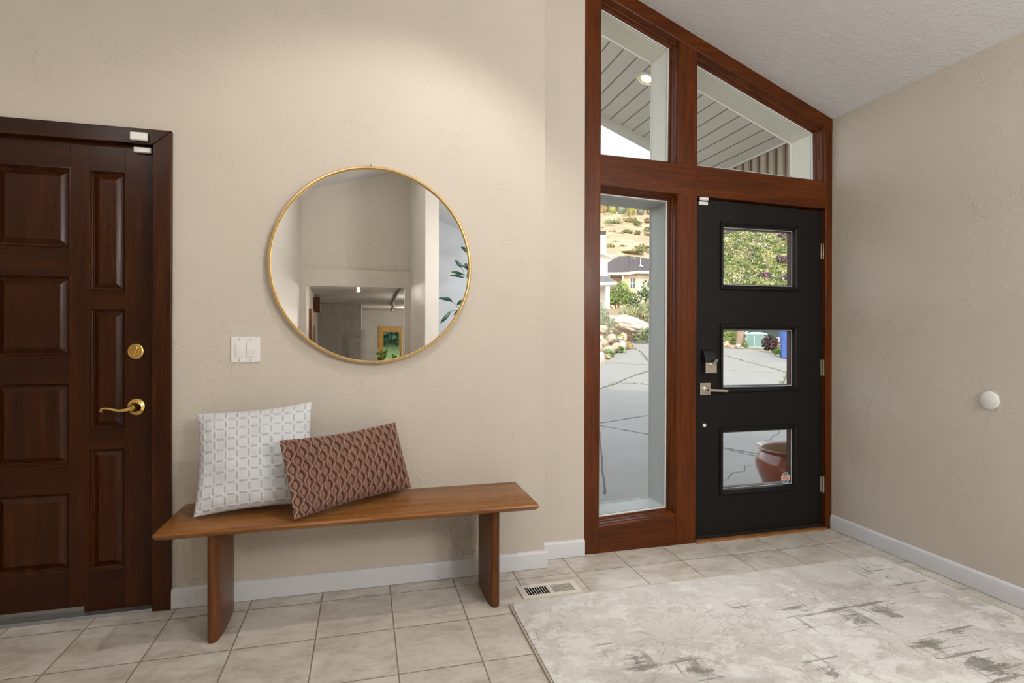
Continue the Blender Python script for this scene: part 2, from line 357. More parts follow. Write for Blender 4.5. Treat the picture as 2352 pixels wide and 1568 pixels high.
m_liteext=plain('dark_red_exterior_stop',(.06,.018,.013),.5)
for a,b in LZ:
    p=[(LX0,a),(LX1,a),(LX1,b),(LX0,b)]
    fr=obj('lite_frame',ringmesh(p,[(0,2.962),(0,2.951),(.003,2.947),(.010,2.946),(.014,2.950),(.017,2.957),(.022,2.959),(.027,2.962),(.030,2.970),(.031,2.985),(.010,2.985)]),m_black,d2,smooth=30)
    obj('pane',MB().quad(*[(x,2.983,z) for x,z in offset(p,.026)]),m_glass,fr)
    obj('exterior_stop',ringmesh(p,[(.020,2.990),(.038,2.990),(.040,3.02),(.0,3.02),(.0,3.006)]),m_liteext,fr)
    obj('glazing_edge',ringmesh(p,[(.0305,2.986),(.0345,2.986),(.0345,2.988)]),m_spacer,fr)
for z in (1.782,1.031,.280):
    h=MB(); h.lathe([(.0065,z-.052),(.0065,z+.052)],(2.857,2.949,0),n=12,cap0=True,cap1=True)
    for k in (-.03,-.01,.01,.03): h.lathe([(.0072,z+k-.0008),(.0072,z+k+.0008)],(2.857,2.949,0),n=12,cap0=True,cap1=True)
    h.lathe([(.004,z+.052),(.005,z+.058),(.0,z+.060)],(2.857,2.949,0),n=10)
    h.box(2.838,2.856,2.957,2.960,z-.05,z+.05)
    tag(obj('hinge',h,m_chrome,d2,smooth=40),'satin nickel hinge')
# lever handle
lv=obj('door_handle',MB().box(1.954,2.026,2.950,2.960,.877,.951),m_chrome,d2,bevel=.002)
tag(lv,'satin nickel lever on a square plate')
obj('spindle',MB().lathe([(.016,2.951),(.016,2.944),(.0105,2.942),(.0105,2.905)],(1.989,0,.913),'y',20,cap1=True),m_chrome,lv,smooth=40)
obj('lever',MB().add([(1.976,2.897,.904),(1.976,2.912,.904),(1.976,2.912,.922),(1.976,2.897,.922),(2.11,2.895,.897),(2.11,2.905,.897),(2.11,2.905,.911),(2.11,2.895,.911)],
   [(0,1,2,3),(4,7,6,5),(0,4,5,1),(1,5,6,2),(2,6,7,3),(3,7,4,0)]),m_chrome,lv,bevel=.002)
# electronic deadbolt
db=MB()
prof=[(2.960,1.008),(2.918,1.010),(2.915,1.014),(2.915,1.076),(2.960,1.076)]
db.prism([(1.968,y,z) for y,z in prof],(.077,0,0))
dbo=tag(obj('deadbolt',db,m_chrome,d2,bevel=.003),'nickel and black deadbolt with thumb turn')
cv=[(2.960,1.077),(2.916,1.077),(2.917,1.095),(2.922,1.115),(2.930,1.132),(2.942,1.146),(2.960,1.150)]
obj('cover',MB().prism([(1.966,y,z) for y,z in cv],(.079,0,0)),m_blackpl,dbo,bevel=.002)
obj('thumb_turn',MB().prism([(2.004,2.914,1.054),(2.022,2.914,1.051),(2.030,2.892,1.086),(2.030,2.884,1.094),(2.014,2.884,1.096)],(.006,0,.001)).lathe([(.014,2.915),(.012,2.905)],(2.012,0,1.06),'y',16,cap1=True),m_chrome,dbo,bevel=.0015)
tag(obj('strike_button',MB().lathe([(.011,2.960),(.011,2.953),(.009,2.951)],(1.987,0,.695),'y',20,cap1=True),m_white,d2,smooth=40),'small round off-white button')
sw=obj('door_sweep',MB().box(1.918,2.85,2.948,2.960,.012,.030),m_blackpl,d2)
obj('threshold_strip',MB().box(0,0,0,0,0,0),m_dark,d2) if False else None
m_oak=wood('oak_threshold',(.15,.055,.016),(.34,.15,.05),(.46,.24,.095),'x',1.4,rough=.45,coat=.05)
struct('trim_2',MB().box(1.913,2.857,2.915,3.06,0,.011),m_oak,'orange-brown oak threshold strip under the black door','threshold',bevel=.002)
# jambs and stops behind the leaf
struct('trim_3',MB().box(1.916,2.853,3.006,3.02,2.035,2.06).box(2.842,2.857,3.006,3.03,.01,2.05).box(1.912,1.922,3.006,3.03,.01,2.05),m_wood_v,'door stop behind the black door','door stop')

# ------------------------------------------------------------------ brown panelled door
DF=2.852; K=DF/2.83
S=lambda x,z:(x*K,1.24+(z-1.24)*K)
d1=thing('door_1',(-.92,DF,0),'dark brown six-row panelled wood door on the left','door',kind='structure')
def rect(x0,x1,z0,z1):
    a=S(x0,z0); b=S(x1,z1); return a[0],b[0],a[1],b[1]
SM=[(.203,.733),(.817,1.349),(1.427,1.956)]; BG=[(.211,.548),(.669,1.024),(1.141,1.489),(1.61,1.958)]
cols=[(-1.721,-1.584,SM),(-1.512,-1.236,BG),(-1.163,-1.026,SM)]
X0,X1,Z0,Z1=-1.845,-.920,.012,2.083
st=MB(); rl=MB(); pn=[]
prev=X0
for x0,x1,rows in cols:
    a0,a1,_,_=rect(x0,x1,0,0)
    st.box(prev,a0,DF,DF+.04,Z0,Z1); zz=Z0
    for z0,z1 in rows:
        q=rect(x0,x1,z0,z1); rl.box(a0,a1,DF+.0003,DF+.04,zz,q[2]); zz=q[3]; pn.append(q)
    rl.box(a0,a1,DF+.0003,DF+.04,zz,Z1); prev=a1
st.box(prev,X1,DF,DF+.04,Z0,Z1)
obj('stile',st,m_door_v,d1,bevel=.0015); obj('rail',rl,m_door_h,d1)
for q in pn:
    r=[(q[0],q[2]),(q[1],q[2]),(q[1],q[3]),(q[0],q[3])]
    wide=(q[1]-q[0])>.2
    steps=[(-.002,DF-.0005),(.001,DF-.001),(.004,DF+.002),(.007,DF+.008),(.010,DF+.0105),(.011,DF+.017),(.015,DF+.018)]
    steps+=[(.019,DF+.0165),(.036,DF+.005),(.0375,DF+.0035)]
    mb=ringmesh(r,steps); e=offset(r,.0375); mb.quad(*[(x,DF+.0035,z) for x,z in e])
    obj('panel',mb,m_door_v,d1,smooth=22)
# hardware
bx,bz=S(-.982,1.161)
dd=tag(obj('deadbolt',MB().lathe([(.036,DF),(.036,DF-.004),(.032,DF-.009),(.028,DF-.011),(.027,DF-.008),(.0,DF-.007)],(bx,0,bz),'y',36),m_brass,d1,smooth=35),'round polished brass deadbolt')
obj('thumb_turn',MB().prism([(bx-.010,DF-.008,bz-.019),(bx-.002,DF-.008,bz-.023),(bx+.014,DF-.008,bz+.018),(bx+.006,DF-.008,bz+.024)],(0,-.013,0)),m_brass,dd,bevel=.003)
hx,hz=S(-.980,.914)
hd=tag(obj('door_handle',MB().lathe([(.038,DF),(.038,DF-.003),(.035,DF-.007),(.026,DF-.010),(.018,DF-.016),(.0145,DF-.026),(.013,DF-.045),(.015,DF-.050),(.015,DF-.058),(.010,DF-.064),(.0,DF-.065)],(hx,0,hz),'y',36),m_brass,d1,smooth=35),'polished brass scroll lever handle')
L=[(hx,DF-.055,hz-.001),(hx-.02,DF-.058,hz-.006),(hx-.045,DF-.058,hz-.009),(hx-.068,DF-.056,hz-.004),(hx-.090,DF-.054,hz+.002),(hx-.108,DF-.053,hz+.003),(hx-.119,DF-.053,hz-.001),(hx-.122,DF-.053,hz-.008),(hx-.117,DF-.053,hz-.012),(hx-.113,DF-.053,hz-.008)]
obj('lever',MB().tube(L,[.009,.0088,.008,.0072,.006,.005,.0045,.0042,.0038,.003],10),m_brass,hd,smooth=60)
obj('bottom_plate',MB().box(-1.84,-1.187,DF-.003,DF,.004,.042).lathe([(.004,DF-.006),(.004,DF-.003)],(-1.20,0,.028),'y',8,cap0=True).lathe([(.004,DF-.006),(.004,DF-.003)],(-1.385,0,.026),'y',8,cap0=True),m_steel,d1)
struct('trim_4',MB().prism([(-1.86,2.81,0),(-1.86,2.82,.012),(-1.86,2.845,.016),(-1.86,2.99,.016),(-1.86,2.99,0)],(.955,0,0)),plain('worn_grey_sill',(.22,.22,.225),.4,.7),'worn grey metal sill under the brown panelled door','door sill')
cs=thing('trim_5',(-1.37,2.83,0),'dark brown casing around the panelled door','door casing',kind='structure')
kk=.9965
obj('casing_side',MB().xz([(-.914,0),(-.838,0),(-.838,2.151),(-.914,2.082)],2.812,2.87),m_wood_dk if False else m_door_v,cs,bevel=.003)
obj('casing_side',MB().xz([(-1.93,0),(-1.852,0),(-1.852,2.082),(-1.93,2.151)],2.812,2.87),m_door_v,cs,bevel=.003)
obj('casing_head',MB().xz([(-1.852,2.082),(-.914,2.082),(-.838,2.151),(-1.93,2.151)],2.812,2.87),m_door_h,cs,bevel=.003)
obj('stop',MB().box(-1.86,-.905,DF+.042,2.99,0,2.10),m_dark,cs)  # black sheet closing the opening, paints the dark behind the door leaf
nl=MB()
for i in range(9): nl.lathe([(.0022,2.846),(.0016,2.8445)],(-1.47+i*.063,0,2.0835),'y',8,cap1=True)

# ------------------------------------------------------------------ contact sensors
def sensor(name,x0,x1,y,z0,z1,t,label,extra=None):
    o=tag(obj(name,MB().box(x0,x1,y-t,y,z0,z1),m_white,bevel=.005,seg=3),label,'door sensor')
    return o
s1=sensor('contact_sensor',-.997,-.930,2.812,2.092,2.128,.020,'white plastic contact sensor stuck on the brown door casing head')
obj('indicator',MB().lathe([(.005,2.7918),(.0045,2.7910),(.0035,2.7918)],(-.944,0,2.119),'y',16),m_white,s1)
sensor('sensor_magnet',-.996,-.926,DF,2.050,2.074,.022,'white magnet piece stuck at the top of the brown panelled door')
s2=sensor('contact_sensor',1.942,2.003,2.960,2.022,2.043,.016,'white contact sensor at the top corner of the black door')
sensor('sensor_magnet',1.940,2.000,2.947,2.047,2.066,.014,'thin white magnet piece above the black door, under the transom rail')

# ------------------------------------------------------------------ light switch
sw=thing('light_switch',(-.534,2.83,1.107),'white double rocker light switch plate on the wall beside the brown door','light switch')
obj('plate',MB().box(-.596,-.471,2.823,2.830,1.107,1.227),m_white,sw,bevel=.003)
for cx in (-.560,-.512):
    obj('rocker',MB().prism([(cx-.0165,2.823,1.133),(cx-.0165,2.820,1.133),(cx-.0165,2.8175,1.167),(cx-.0165,2.8215,1.201),(cx-.0165,2.823,1.201)],(.033,0,0)),m_white,sw,bevel=.001)
    for z in (1.118,1.216): obj('screw',MB().lathe([(.003,2.823),(.0025,2.8222)],(cx,0,z),'y',8,cap1=True),m_steel,sw)

# ------------------------------------------------------------------ round mirror and the nail above it
MC=(.045,1.577)
mr=thing('round_mirror',(MC[0],2.83,MC[1]-.48),'large round mirror with thin brass frame hung above the bench','mirror')
obj('frame',MB().lathe([(.468,2.830),(.4805,2.826),(.4815,2.800),(.478,2.796),(.472,2.796),(.4695,2.799),(.4695,2.8105),(.462,2.812)],(MC[0],0,MC[1]),'y',128),m_brushbrass,mr,smooth=35)
obj('mirror_glass',MB().lathe([(.4700,2.811),(.0001,2.811)],(MC[0],0,MC[1]),'y',128),m_mirror,mr)
tag(obj('nail',MB().lathe([(.0025,2.83),(.0025,2.818),(.0055,2.817),(.0055,2.814),(.002,2.813)],(.034,0,2.070),'y',12,cap1=True),m_steel),'tiny metal nail in the wall just above the round mirror','nail')
tag(obj('wall_bumper',MB().lathe([(.043,2.9),(.043,2.893),(.036,2.888),(.0001,2.886)],(0,1.995,.930),'x',40),m_white,smooth=40),'round white door bumper on the beige right wall','wall bumper')

# ------------------------------------------------------------------ bench
bn=thing('wooden_bench',(0,2.6,0),'long low honey-brown wooden bench below the round mirror','bench')
ZT=.475
def bench_ring(x,sx):
    # cross section with an undercut, rounded edge
    pr=[(2.402,ZT-.010),(2.4055,ZT-.003),(2.413,ZT),(2.797,ZT),(2.803,ZT-.003),(2.806,ZT-.010),(2.800,ZT-.022),(2.775,ZT-.036),(2.435,ZT-.036),(2.408,ZT-.022)]
    return [(x,y,z) for y,z in pr]
R=[]
def shrink(r,k,dx):
    return [(dx,2.604+(y-2.604)*k,ZT-.012+(z-ZT+.012)*k2) for (x,y,z) in r]
for x,k,k2 in ((-.781,.992,.35),(-.779,.998,.75),(-.772,1,1),(-.70,1,1),(.70,1,1),(.757,1,1),(.764,.998,.75),(.766,.992,.35)):
    R.append(shrink(bench_ring(x,1),k,x))
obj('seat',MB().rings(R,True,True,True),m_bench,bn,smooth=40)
def leg(cx):
    prof=[]; n=36; a,b=.030,.162; yc=2.622
    def sec(k,z):
        o=[]
        for i in range(n):
            t=2*PI*i/n; ct,s_=math.cos(t),math.sin(t)
            o.append((cx+a*k*math.copysign(abs(ct)**.62,ct),yc+b*k*math.copysign(abs(s_)**.85,s_),z))
        return o
    return MB().rings([sec(.96,.0005),sec(.985,.004),sec(1,.012),sec(1,ZT-.034)],True,True,True)
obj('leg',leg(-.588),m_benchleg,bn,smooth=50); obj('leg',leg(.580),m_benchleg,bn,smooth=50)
for x in (-.553,.545):
    obj('bracket',MB().box(x-.004,x+.004,2.545,2.62,ZT-.052,ZT-.036),m_steel,bn)

# ------------------------------------------------------------------ cushions
def cushion(name,P,T,nu,nv,pat,mat,label,kx=.05,ky=.05,wrink=0):
    bl,br,trr,tl=[Vector(p) for p in P]; W=(br-bl).length; H=(tl-bl).length
    nrm=(br-bl).cross(tl-bl).normalized()          # faces the room
    vs=[];fs=[];at=[]
    def base(u,v):
        u2=u*(1-kx*(1-v*v)**1.2); v2=v*(1-ky*(1-u*u)**1.2)
        a,b=(u2+1)/2,(v2+1)/2
        return bl*(1-a)*(1-b)+br*a*(1-b)+trr*a*b+tl*(1-a)*b
    def ease(t): return math.copysign(1-(1-abs(t))**1.25,t)
    def hgt(u,v): return T*(max(0,(1-u*u)*(1-v*v)))**.55
    for side in (1,-1):
        b0=len(vs); NU,NV=(nu,nv) if side==1 else (nu,nv)
        for j in range(NV+1):
            for i in range(NU+1):
                u,v=ease(2*i/NU-1),ease(2*j/NV-1)
                h=hgt(u,v)
                e=min(1,(1-abs(u))*14)*min(1,(1-abs(v))*14)
                d,t=pat(u*W/2,v*H/2) if side==1 else (0,0)
                p=base(u,v)+nrm*side*(h+ d*e)
                q=noise.noise(Vector((u*2.2,v*2.2,3.1+side)))*.006*wrink*min(1,(1-abs(u))*5)*min(1,(1-abs(v))*5)
                vs.append(p+nrm*q); at.append(t if side==1 else 0)
        for j in range(NV):
            for i in range(NU):
                a=b0+j*(NU+1)+i; q=(a,a+1,a+NU+2,a+NU+1); fs.append(q if side==1 else q[::-1])
    mb=MB(); mb.v=[tuple(p) for p in vs]; mb.f=fs
    o=obj(name,mb,mat,smooth=180)
    me=o.data; A=me.attributes.new('pat','FLOAT','POINT'); A.data.foreach_set('value',at)
    bm=bmesh.new(); bm.from_mesh(me); bmesh.ops.remove_doubles(bm,verts=bm.verts,dist=.0002); bmesh.ops.recalc_face_normals(bm,faces=bm.faces); bm.to_mesh(me); bm.free()
    return tag(o,label,'cushion')
def sst(a,b,x):
    t=max(0,min(1,(x-a)/(b-a))); return t*t*(3-2*t)
def pat_white(x,y):
    p=.0475; gx,gy=x/p+.5,y/p+.3
    def dash(l,s):                                  # along l, across s, in cell units
        fl=abs((l%1)-.5); fs=abs(((s+.5)%1)-.5)
        return (1-sst(.27,.33,fl))*(1-sst(.06,.10,fs))
    t=max(dash(gx,gy),dash(gy,gx))
    return .0030*t,t
def pat_brown(x,y):
    s=.0275; P=.066; best=0; xx=x/s; k0=math.floor(xx); dm=9
    c_=math.cos(2*PI*y/P); w_=.27*math.copysign(abs(c_)**.75,c_)
    for k in (k0-1,k0,k0+1,k0+2):
        dm=min(dm,abs(xx-(k+(w_ if k%2 else -w_))))
    cord=math.exp(-(dm/.15)**2); groove=math.exp(-((dm-.30)/.09)**2)
    return .0145*cord-.0055*groove,.5+.5*cord-.5*groove  # second value drives the painted shading: dark grooves, light cords
cushion('white_cushion',[(-.675,2.545,.487),(-.20,2.588,.497),(-.236,2.735,.926),(-.708,2.722,.888)],.088,230,215,pat_white,m_cw,'white square woven cushion with raised dashes leaning on the wall',.06,.06,2.2)
cushion('brown_cushion',[(-.272,2.405,.489),(.226,2.768,.487),(.146,2.772,.812),(-.343,2.495,.796)],.050,360,170,pat_brown,m_cb,'dusty brown lumbar cushion with honeycomb cords in front of the white cushion',.02,.075,.6)

# ------------------------------------------------------------------ rug, floor vent
rg=[]; rx0,rx1,ry0,ry1,rr=.645,2.79,-.60,2.485,.035
for cx,cy,a0 in ((rx1-rr,ry1-rr,0),(rx0+rr,ry1-rr,PI/2),(rx0+rr,ry0+rr,PI),(rx1-rr,ry0+rr,1.5*PI)):
    for k in range(7):
        a=a0+k*PI/12; rg.append((cx+rr*math.cos(a),cy+rr*math.sin(a)))
mb=MB(); cxr,cyr=(rx0+rx1)/2,(ry0+ry1)/2
def sc(k): return [(cxr+(x-cxr)*(1-k/1.07),cyr+(y-cyr)*(1-k/1.54)) for x,y in rg]
mb.rings([[(x,y,.0008) for x,y in sc(.007)],[(x,y,.0085) for x,y in sc(.007)],[(x,y,.0105) for x,y in sc(.012)]],True,True,True)
ru=thing('area_rug',(cxr,cyr,0),'pale grey distressed abstract rug with dark streaks on the tile floor','rug')
obj('pile',mb,m_rug,ru)
obj('binding',MB().tube([(x,y,.0052) for x,y in rg+[rg[0]]],.0048,8),m_bind,ru,smooth=60)
vt=thing('floor_vent',(.872,2.57,0),'ivory metal floor vent in the tiles at the rug corner','floor vent')
vx0,vx1,vy0,vy1=.724,1.020,2.503,2.637
ox=[(.755,.868),(.882,.990)]
fr=MB(); oy0,oy1=2.528,2.612
def fr_box(a,b,c_,d): fr.box(a,b,c_,d,.0005,.006)
fr_box(vx0,ox[0][0],vy0,vy1); fr_box(ox[0][1],ox[1][0],vy0,vy1); fr_box(ox[1][1],vx1,vy0,vy1)
for a,b in ox: fr_box(a,b,vy0,oy0); fr_box(a,b,oy1,vy1)
obj('frame',fr,m_ventw,vt)
for gi,(a,b) in enumerate(ox):
    for k in range(9):
        x=a+(k+.0)*(b-a)/9+.006; t=.0055 if gi==0 else -.0042
        obj('louver',MB().prism([(x,oy0,.0055),(x+.0018,oy0,.0055),(x+.0018+t,oy0,.0005),(x+t,oy0,.0005)],(0,oy1-oy0,0)),m_ventw,vt)
obj('duct_shade_sheet',MB().box(ox[0][0]-.004,ox[1][1]+.004,oy0-.004,oy1+.004,.0002,.0006),m_dark,vt)  # flat black sheet under the louvers, paints the dark of the duct

# ------------------------------------------------------------------ lower hall beyond the opening (seen in the mirror)
m_grey=paint('taupe_plaster',(.52,.49,.45),.4); m_grey2=paint('pale_taupe_plaster',(.56,.545,.51),.4)
m_yel=wood('golden_pine',(.38,.19,.035),(.62,.36,.085),(.74,.47,.14),'z',rough=.4,coat=.1)
m_hallwood=wood('warm_oak_carving',(.10,.038,.012),(.25,.105,.032),(.38,.175,.06),'z',rough=.4,coat=.1)
struct('floor_hall',MB().box(-1.6,2.2,-16.2,-4.51,-.62,-.55),plain('hall_carpet',(.33,.29,.24),.9))
struct('ceiling_hall',MB().box(-1.6,2.2,-16.2,-4.51,2.15,2.25).box(-1.15,.8,-4.51,-4.35,2.15,2.25),texture_ceiling('hall_ceiling',(.60,.585,.55)))
struct('wall_hall_left',MB().prism([(-.955,-4.36,-.55),(-1.325,-12.0,-.55),(-1.6,-12.0,-.55),(-1.6,-4.36,-.55)],(0,0,2.7)),m_wallw)
struct('wall_hall_grey',MB().box(-1.4,-.087,-16.0,-12.0,-.55,2.15),m_grey)
struct('wall_hall_end',MB().box(-.087,.50,-16.15,-16.0,-.55,2.15).box(.50,1.42,-16.15,-16.0,1.545,2.15).box(1.42,2.2,-16.15,-16.0,-.55,2.15),m_grey2)
struct('wall_hall_right',MB().box(2.1,2.2,-16.0,-4.51,-.55,2.15),m_grey2)
d3=thing('door_3',(.95,-16,-.55),'golden wood glass door at the far end of the hall, seen in the mirror','door',kind='structure')
obj('frame',MB().xz([(.514,-.55),(.565,-.55),(.565,1.49),(.514,1.54)],-16.08,-15.96).xz([(1.345,-.55),(1.40,-.55),(1.40,1.54),(1.345,1.49)],-16.08,-15.96).xz([(.565,1.49),(1.345,1.49),(1.40,1.54),(.514,1.54)],-16.08,-15.96),m_yel,d3)
obj('leaf',MB().box(.568,.70,-16.06,-15.99,-.54,1.486).box(1.29,1.342,-16.06,-15.99,-.54,1.486).box(.70,1.29,-16.06,-15.99,1.33,1.486).box(.70,1.29,-16.06,-15.99,-.54,-.30),m_yel,d3)
obj('pane',MB().quad((.70,-16.03,-.3),(1.29,-16.03,-.3),(1.29,-16.03,1.33),(.70,-16.03,1.33)),m_glass,d3)
random.seed(5)
def _hedge():
    cs_=[(-1.5+k*.9,-22.5+random.uniform(-.5,.5),1.15+random.uniform(-.2,.6),.8,.6,.9) for k in range(7)]
    mb=MB()
    for c_ in cs_:
        for _ in range(420):
            p=Vector((c_[0]+random.uniform(-1,1)*c_[3],c_[1]+random.uniform(-1,1)*c_[4],c_[2]+random.uniform(-1,1)*c_[5])); t=Vector((random.uniform(-1,1),random.uniform(-1,1),random.uniform(-1,1))).normalized(); q=t.cross(Vector((.3,.5,.8))).normalized()
            mb.quad(p-t*.13,p+q*.09,p+t*.13,p-q*.09)
    return mb
tag(obj('garden_hedge',_hedge(),foliage('hedge_green',(.03,.10,.05),(.09,.20,.09),3)),'green hedge in the garden behind the golden hall door','hedge')
struct('garden_slope',MB().add([(-6,-16.4,-.7),(8,-16.4,-.7),(8,-24,1.2),(-6,-24,1.2),(-6,-26,5),(8,-26,5)],[(0,1,2,3),(3,2,5,4)]),foliage('garden_grass',(.10,.16,.05),(.22,.28,.10),4))
d4=thing('door_4',(-1.02,-6.5,-.55),'carved warm brown wood door on the left hall wall, seen in the mirror','door',kind='structure')
def hwall(y): return -.955-(.37/7.64)*(-4.36-y)
def hx(y,o): return hwall(y)+o
lf=MB()
def hbox(y0,y1,z0,z1,o0,o1,mb): mb.prism([(hx(y0,o0),y0,z0),(hx(y1,o0),y1,z0),(hx(y1,o1),y1,z0),(hx(y0,o1),y0,z0)],(0,0,z1-z0))
hbox(-5.6,-8.0,-.54,1.72,.005,.05,lf); obj('leaf',lf,m_hallwood,d4)
for y in (-6.25,-7.05):
    q=MB(); hbox(y,y-.35,.2,1.42,.0505,.056,q); obj('slot',q,plain('dark_slot',(.03,.012,.006),.6),d4)
bxm=MB(); hbox(-7.9,-8.5,1.75,2.09,.004,.14,bxm)
tag(obj('wall_box',bxm,wood('red_brown_box',(.08,.028,.012),(.15,.055,.024),(.20,.08,.035),'z')),'red-brown wooden box high on the left hall wall, seen in the mirror','wall box')
tag(obj('newel_post',MB().box(-.085,.008,-11.05,-10.96,-.55,1.36).box(-.092,.015,-11.06,-10.95,1.36,1.375),plain('pale_post_paint',(.60,.56,.52),.5)),'pale square newel post in the lower hall, seen in the mirror','post')

def leaf_mesh(mb,base,tip,width,sag=.1,nrm=None):
    b,t=Vector(base),Vector(tip); ax=t-b; L=ax.length; ax.normalize()
    nrm=Vector(nrm) if nrm else Vector((random.uniform(-.5,.5),random.uniform(.3,1),random.uniform(.1,.9)))
    side=ax.cross(nrm).normalized(); nn=side.cross(ax).normalized()
    rows=[]
    for s_,w_ in ((0,.06),(.15,.55),(.35,.93),(.55,1),(.75,.78),(.9,.42),(1,.03)):
        p=b+ax*L*s_-nn*sag*L*(s_-.5)**2*2
        rows.append([tuple(p-side*width*w_/2+nn*width*.16*w_),tuple(p),tuple(p+side*width*w_/2+nn*width*.16*w_)])
    return mb.rings(rows,False)
m_rubber=foliage('dark_rubber_leaf',(.018,.055,.035),(.04,.10,.055),12,.3)
m_lime=foliage('bright_green_leaf',(.10,.20,.03),(.25,.36,.06),12,.4)
m_stem=plain('woody_stem',(.16,.12,.08),.8); m_pot=plain('dark_plant_pot',(.10,.09,.085),.5); m_soil=plain('potting_soil',(.04,.028,.02),.95)
random.seed(4)
def potted(name,loc,label,leaves,stems,mat,pr=.16,ph=.30):
    t=thing(name,loc,label,'potted plant'); x,y,z=loc
    obj('pot',MB().lathe([(pr*.72,z+.001),(pr*.95,z+ph*.9),(pr,z+ph),(pr*.93,z+ph),(pr*.9,z+ph*.9)],(x,y,0),n=28,cap0=True),m_pot,t,smooth=40)
    obj('soil',MB().lathe([(pr*.9,z+ph*.9),(.001,z+ph*.91)],(x,y,0),n=28),m_soil,t)
    st=MB()
    for p,r in stems: st.tube(p,r,8)
    obj('stem',st,m_stem,t,smooth=60)
    lm=MB()
    for b,e,w_ in leaves: leaf_mesh(lm,b,e,w_)
    obj('foliage',lm,mat,t,smooth=60); return t
lv=[((1.600,-3,2.501),(1.461,-3.02,2.615),.075),((1.479,-3,2.279),(1.365,-2.98,2.395),.07),((1.523,-3,2.129),(1.283,-3.02,2.165),.06),((1.523,-3.01,2.172),(1.305,-3.03,2.220),.055),
 ((1.611,-3,2.284),(1.512,-3,2.346),.06),((1.622,-3,2.219),(1.468,-2.98,2.322),.065),((1.306,-3,1.756),(1.107,-3,1.806),.065),((1.332,-3,1.745),(1.197,-3.02,1.818),.07),
 ((1.393,-3,1.703),(1.530,-3.03,1.775),.08),((1.306,-3,1.605),(1.134,-2.97,1.409),.06),((1.459,-3,1.628),(1.339,-3,1.540),.055),((1.47,-3,1.66),(1.62,-3.05,1.74),.07),
 ((1.63,-3,2.50),(1.74,-3,2.62),.075),((1.62,-3,2.40),(1.80,-3.02,2.46),.075),((1.60,-3,2.05),(1.76,-3.05,2.12),.07),((1.61,-3,1.90),(1.80,-3,1.93),.07),((1.63,-3,2.53),(1.60,-3.12,2.70),.07),((1.56,-3,2.2),(1.62,-2.86,2.33),.07),((1.47,-3,1.62),(1.60,-2.9,1.52),.06)]
sm=[([(1.68,-3.02,.25),(1.65,-3.01,1.0),(1.63,-3,1.7),(1.612,-3,1.935),(1.555,-3,2.15),(1.60,-3,2.40),(1.63,-3,2.53)],[.014,.013,.011,.010,.008,.007,.004]),
 ([(1.655,-3.01,.9),(1.60,-3,1.35),(1.50,-3,1.58),(1.459,-3,1.625),(1.33,-3,1.745)],[.010,.009,.007,.006,.003]),([(1.459,-3,1.625),(1.40,-3,1.61),(1.306,-3,1.605)],[.005,.004,.003]),([(1.612,-3,1.935),(1.60,-3,2.1),(1.62,-3,2.25)],[.007,.006,.004]),([(1.555,-3,2.15),(1.52,-3,2.15),(1.479,-3,2.279)],[.006,.004,.003])]
potted('rubber_plant',(1.68,-3.02,0),'tall dark-leaved rubber plant by the bluish wall, seen in the mirror',lv,sm,m_rubber,.17,.32)
def bush(n,c_,r,h,w_):
    out=[]
    for i in range(n):
        a=random.uniform(0,2*PI); q=random.uniform(.1,1); z=c_[2]+h*random.uniform(.25,1)
        b=(c_[0]+r*.35*q*math.cos(a),c_[1]+r*.35*q*math.sin(a),z-.04); e=(c_[0]+r*q*math.cos(a),c_[1]+r*q*math.sin(a),z+random.uniform(-.02,.12)); out.append((b,e,w_))
    return out
for loc,lab,n,r,h in (((.42,-9.0,-.55),'bushy green plant before the golden door, seen in the mirror',46,.19,1.36),((.76,-9.3,-.55),'broad-leaved bright plant beside the golden door jamb, seen in the mirror',14,.13,1.27)):
    c_=(loc[0],loc[1],loc[2]+.3); L=[l for l in bush(n,c_,r,h-.3,.075) ]
    potted('leafy_plant',loc,lab,L,[([(loc[0],loc[1],loc[2]+.25),(loc[0]+.02,loc[1],loc[2]+h*.6),(loc[0],loc[1],loc[2]+h)],[.012,.01,.005])]+[([tuple(Vector(l[0])*.0+Vector((loc[0],loc[1],l[0][2]-.12))),l[0]],.003) for l in L],m_lime,.14,.28)
# track lights in the hall
tl=thing('track_light',(.70,-7.4,2.15),'black ceiling track with spot heads in the hall, seen in the mirror','track light')
obj('track',MB().prism([(.655,-5.3,2.118),(.790,-11.9,2.118),(.820,-11.9,2.118),(.685,-5.3,2.118)],(0,0,.0315)),m_blackpl,tl)
m_lamp=emit('lit_lamp_face',(1,.88,.70),14)
for y in (-9.6,-10.4,-11.2,-11.6):
    x=.67+(-5.3-y)*.09/4.6; h=obj('spot_head',MB().lathe([(.012,2.12),(.012,2.02),(.030,2.01),(.038,1.90)],(x,y,0),n=16).tube([(x,y,2.12),(x,y,2.05)],.008,8),m_chrome,tl,smooth=40)
    obj('lamp_face',MB().lathe([(.034,1.906),(.001,1.905)],(x,y,0),n=16),m_lamp,h)
cl=thing('ceiling_downlight',(-.105,-5.1,2.15),'bright round ceiling lamp just behind the opening, seen in the mirror','ceiling light')
obj('rim',MB().lathe([(.06,2.149),(.06,2.135),(.045,2.130),(.04,2.149)],(-.105,-5.1,0),n=24),m_white,cl,smooth=40)
obj('bulb',MB().lathe([(.036,2.148),(.038,2.115),(.026,2.096),(.001,2.090)],(-.105,-5.1,0),n=20),emit('glowing_bulb',(1,.93,.82),60),cl,smooth=60)

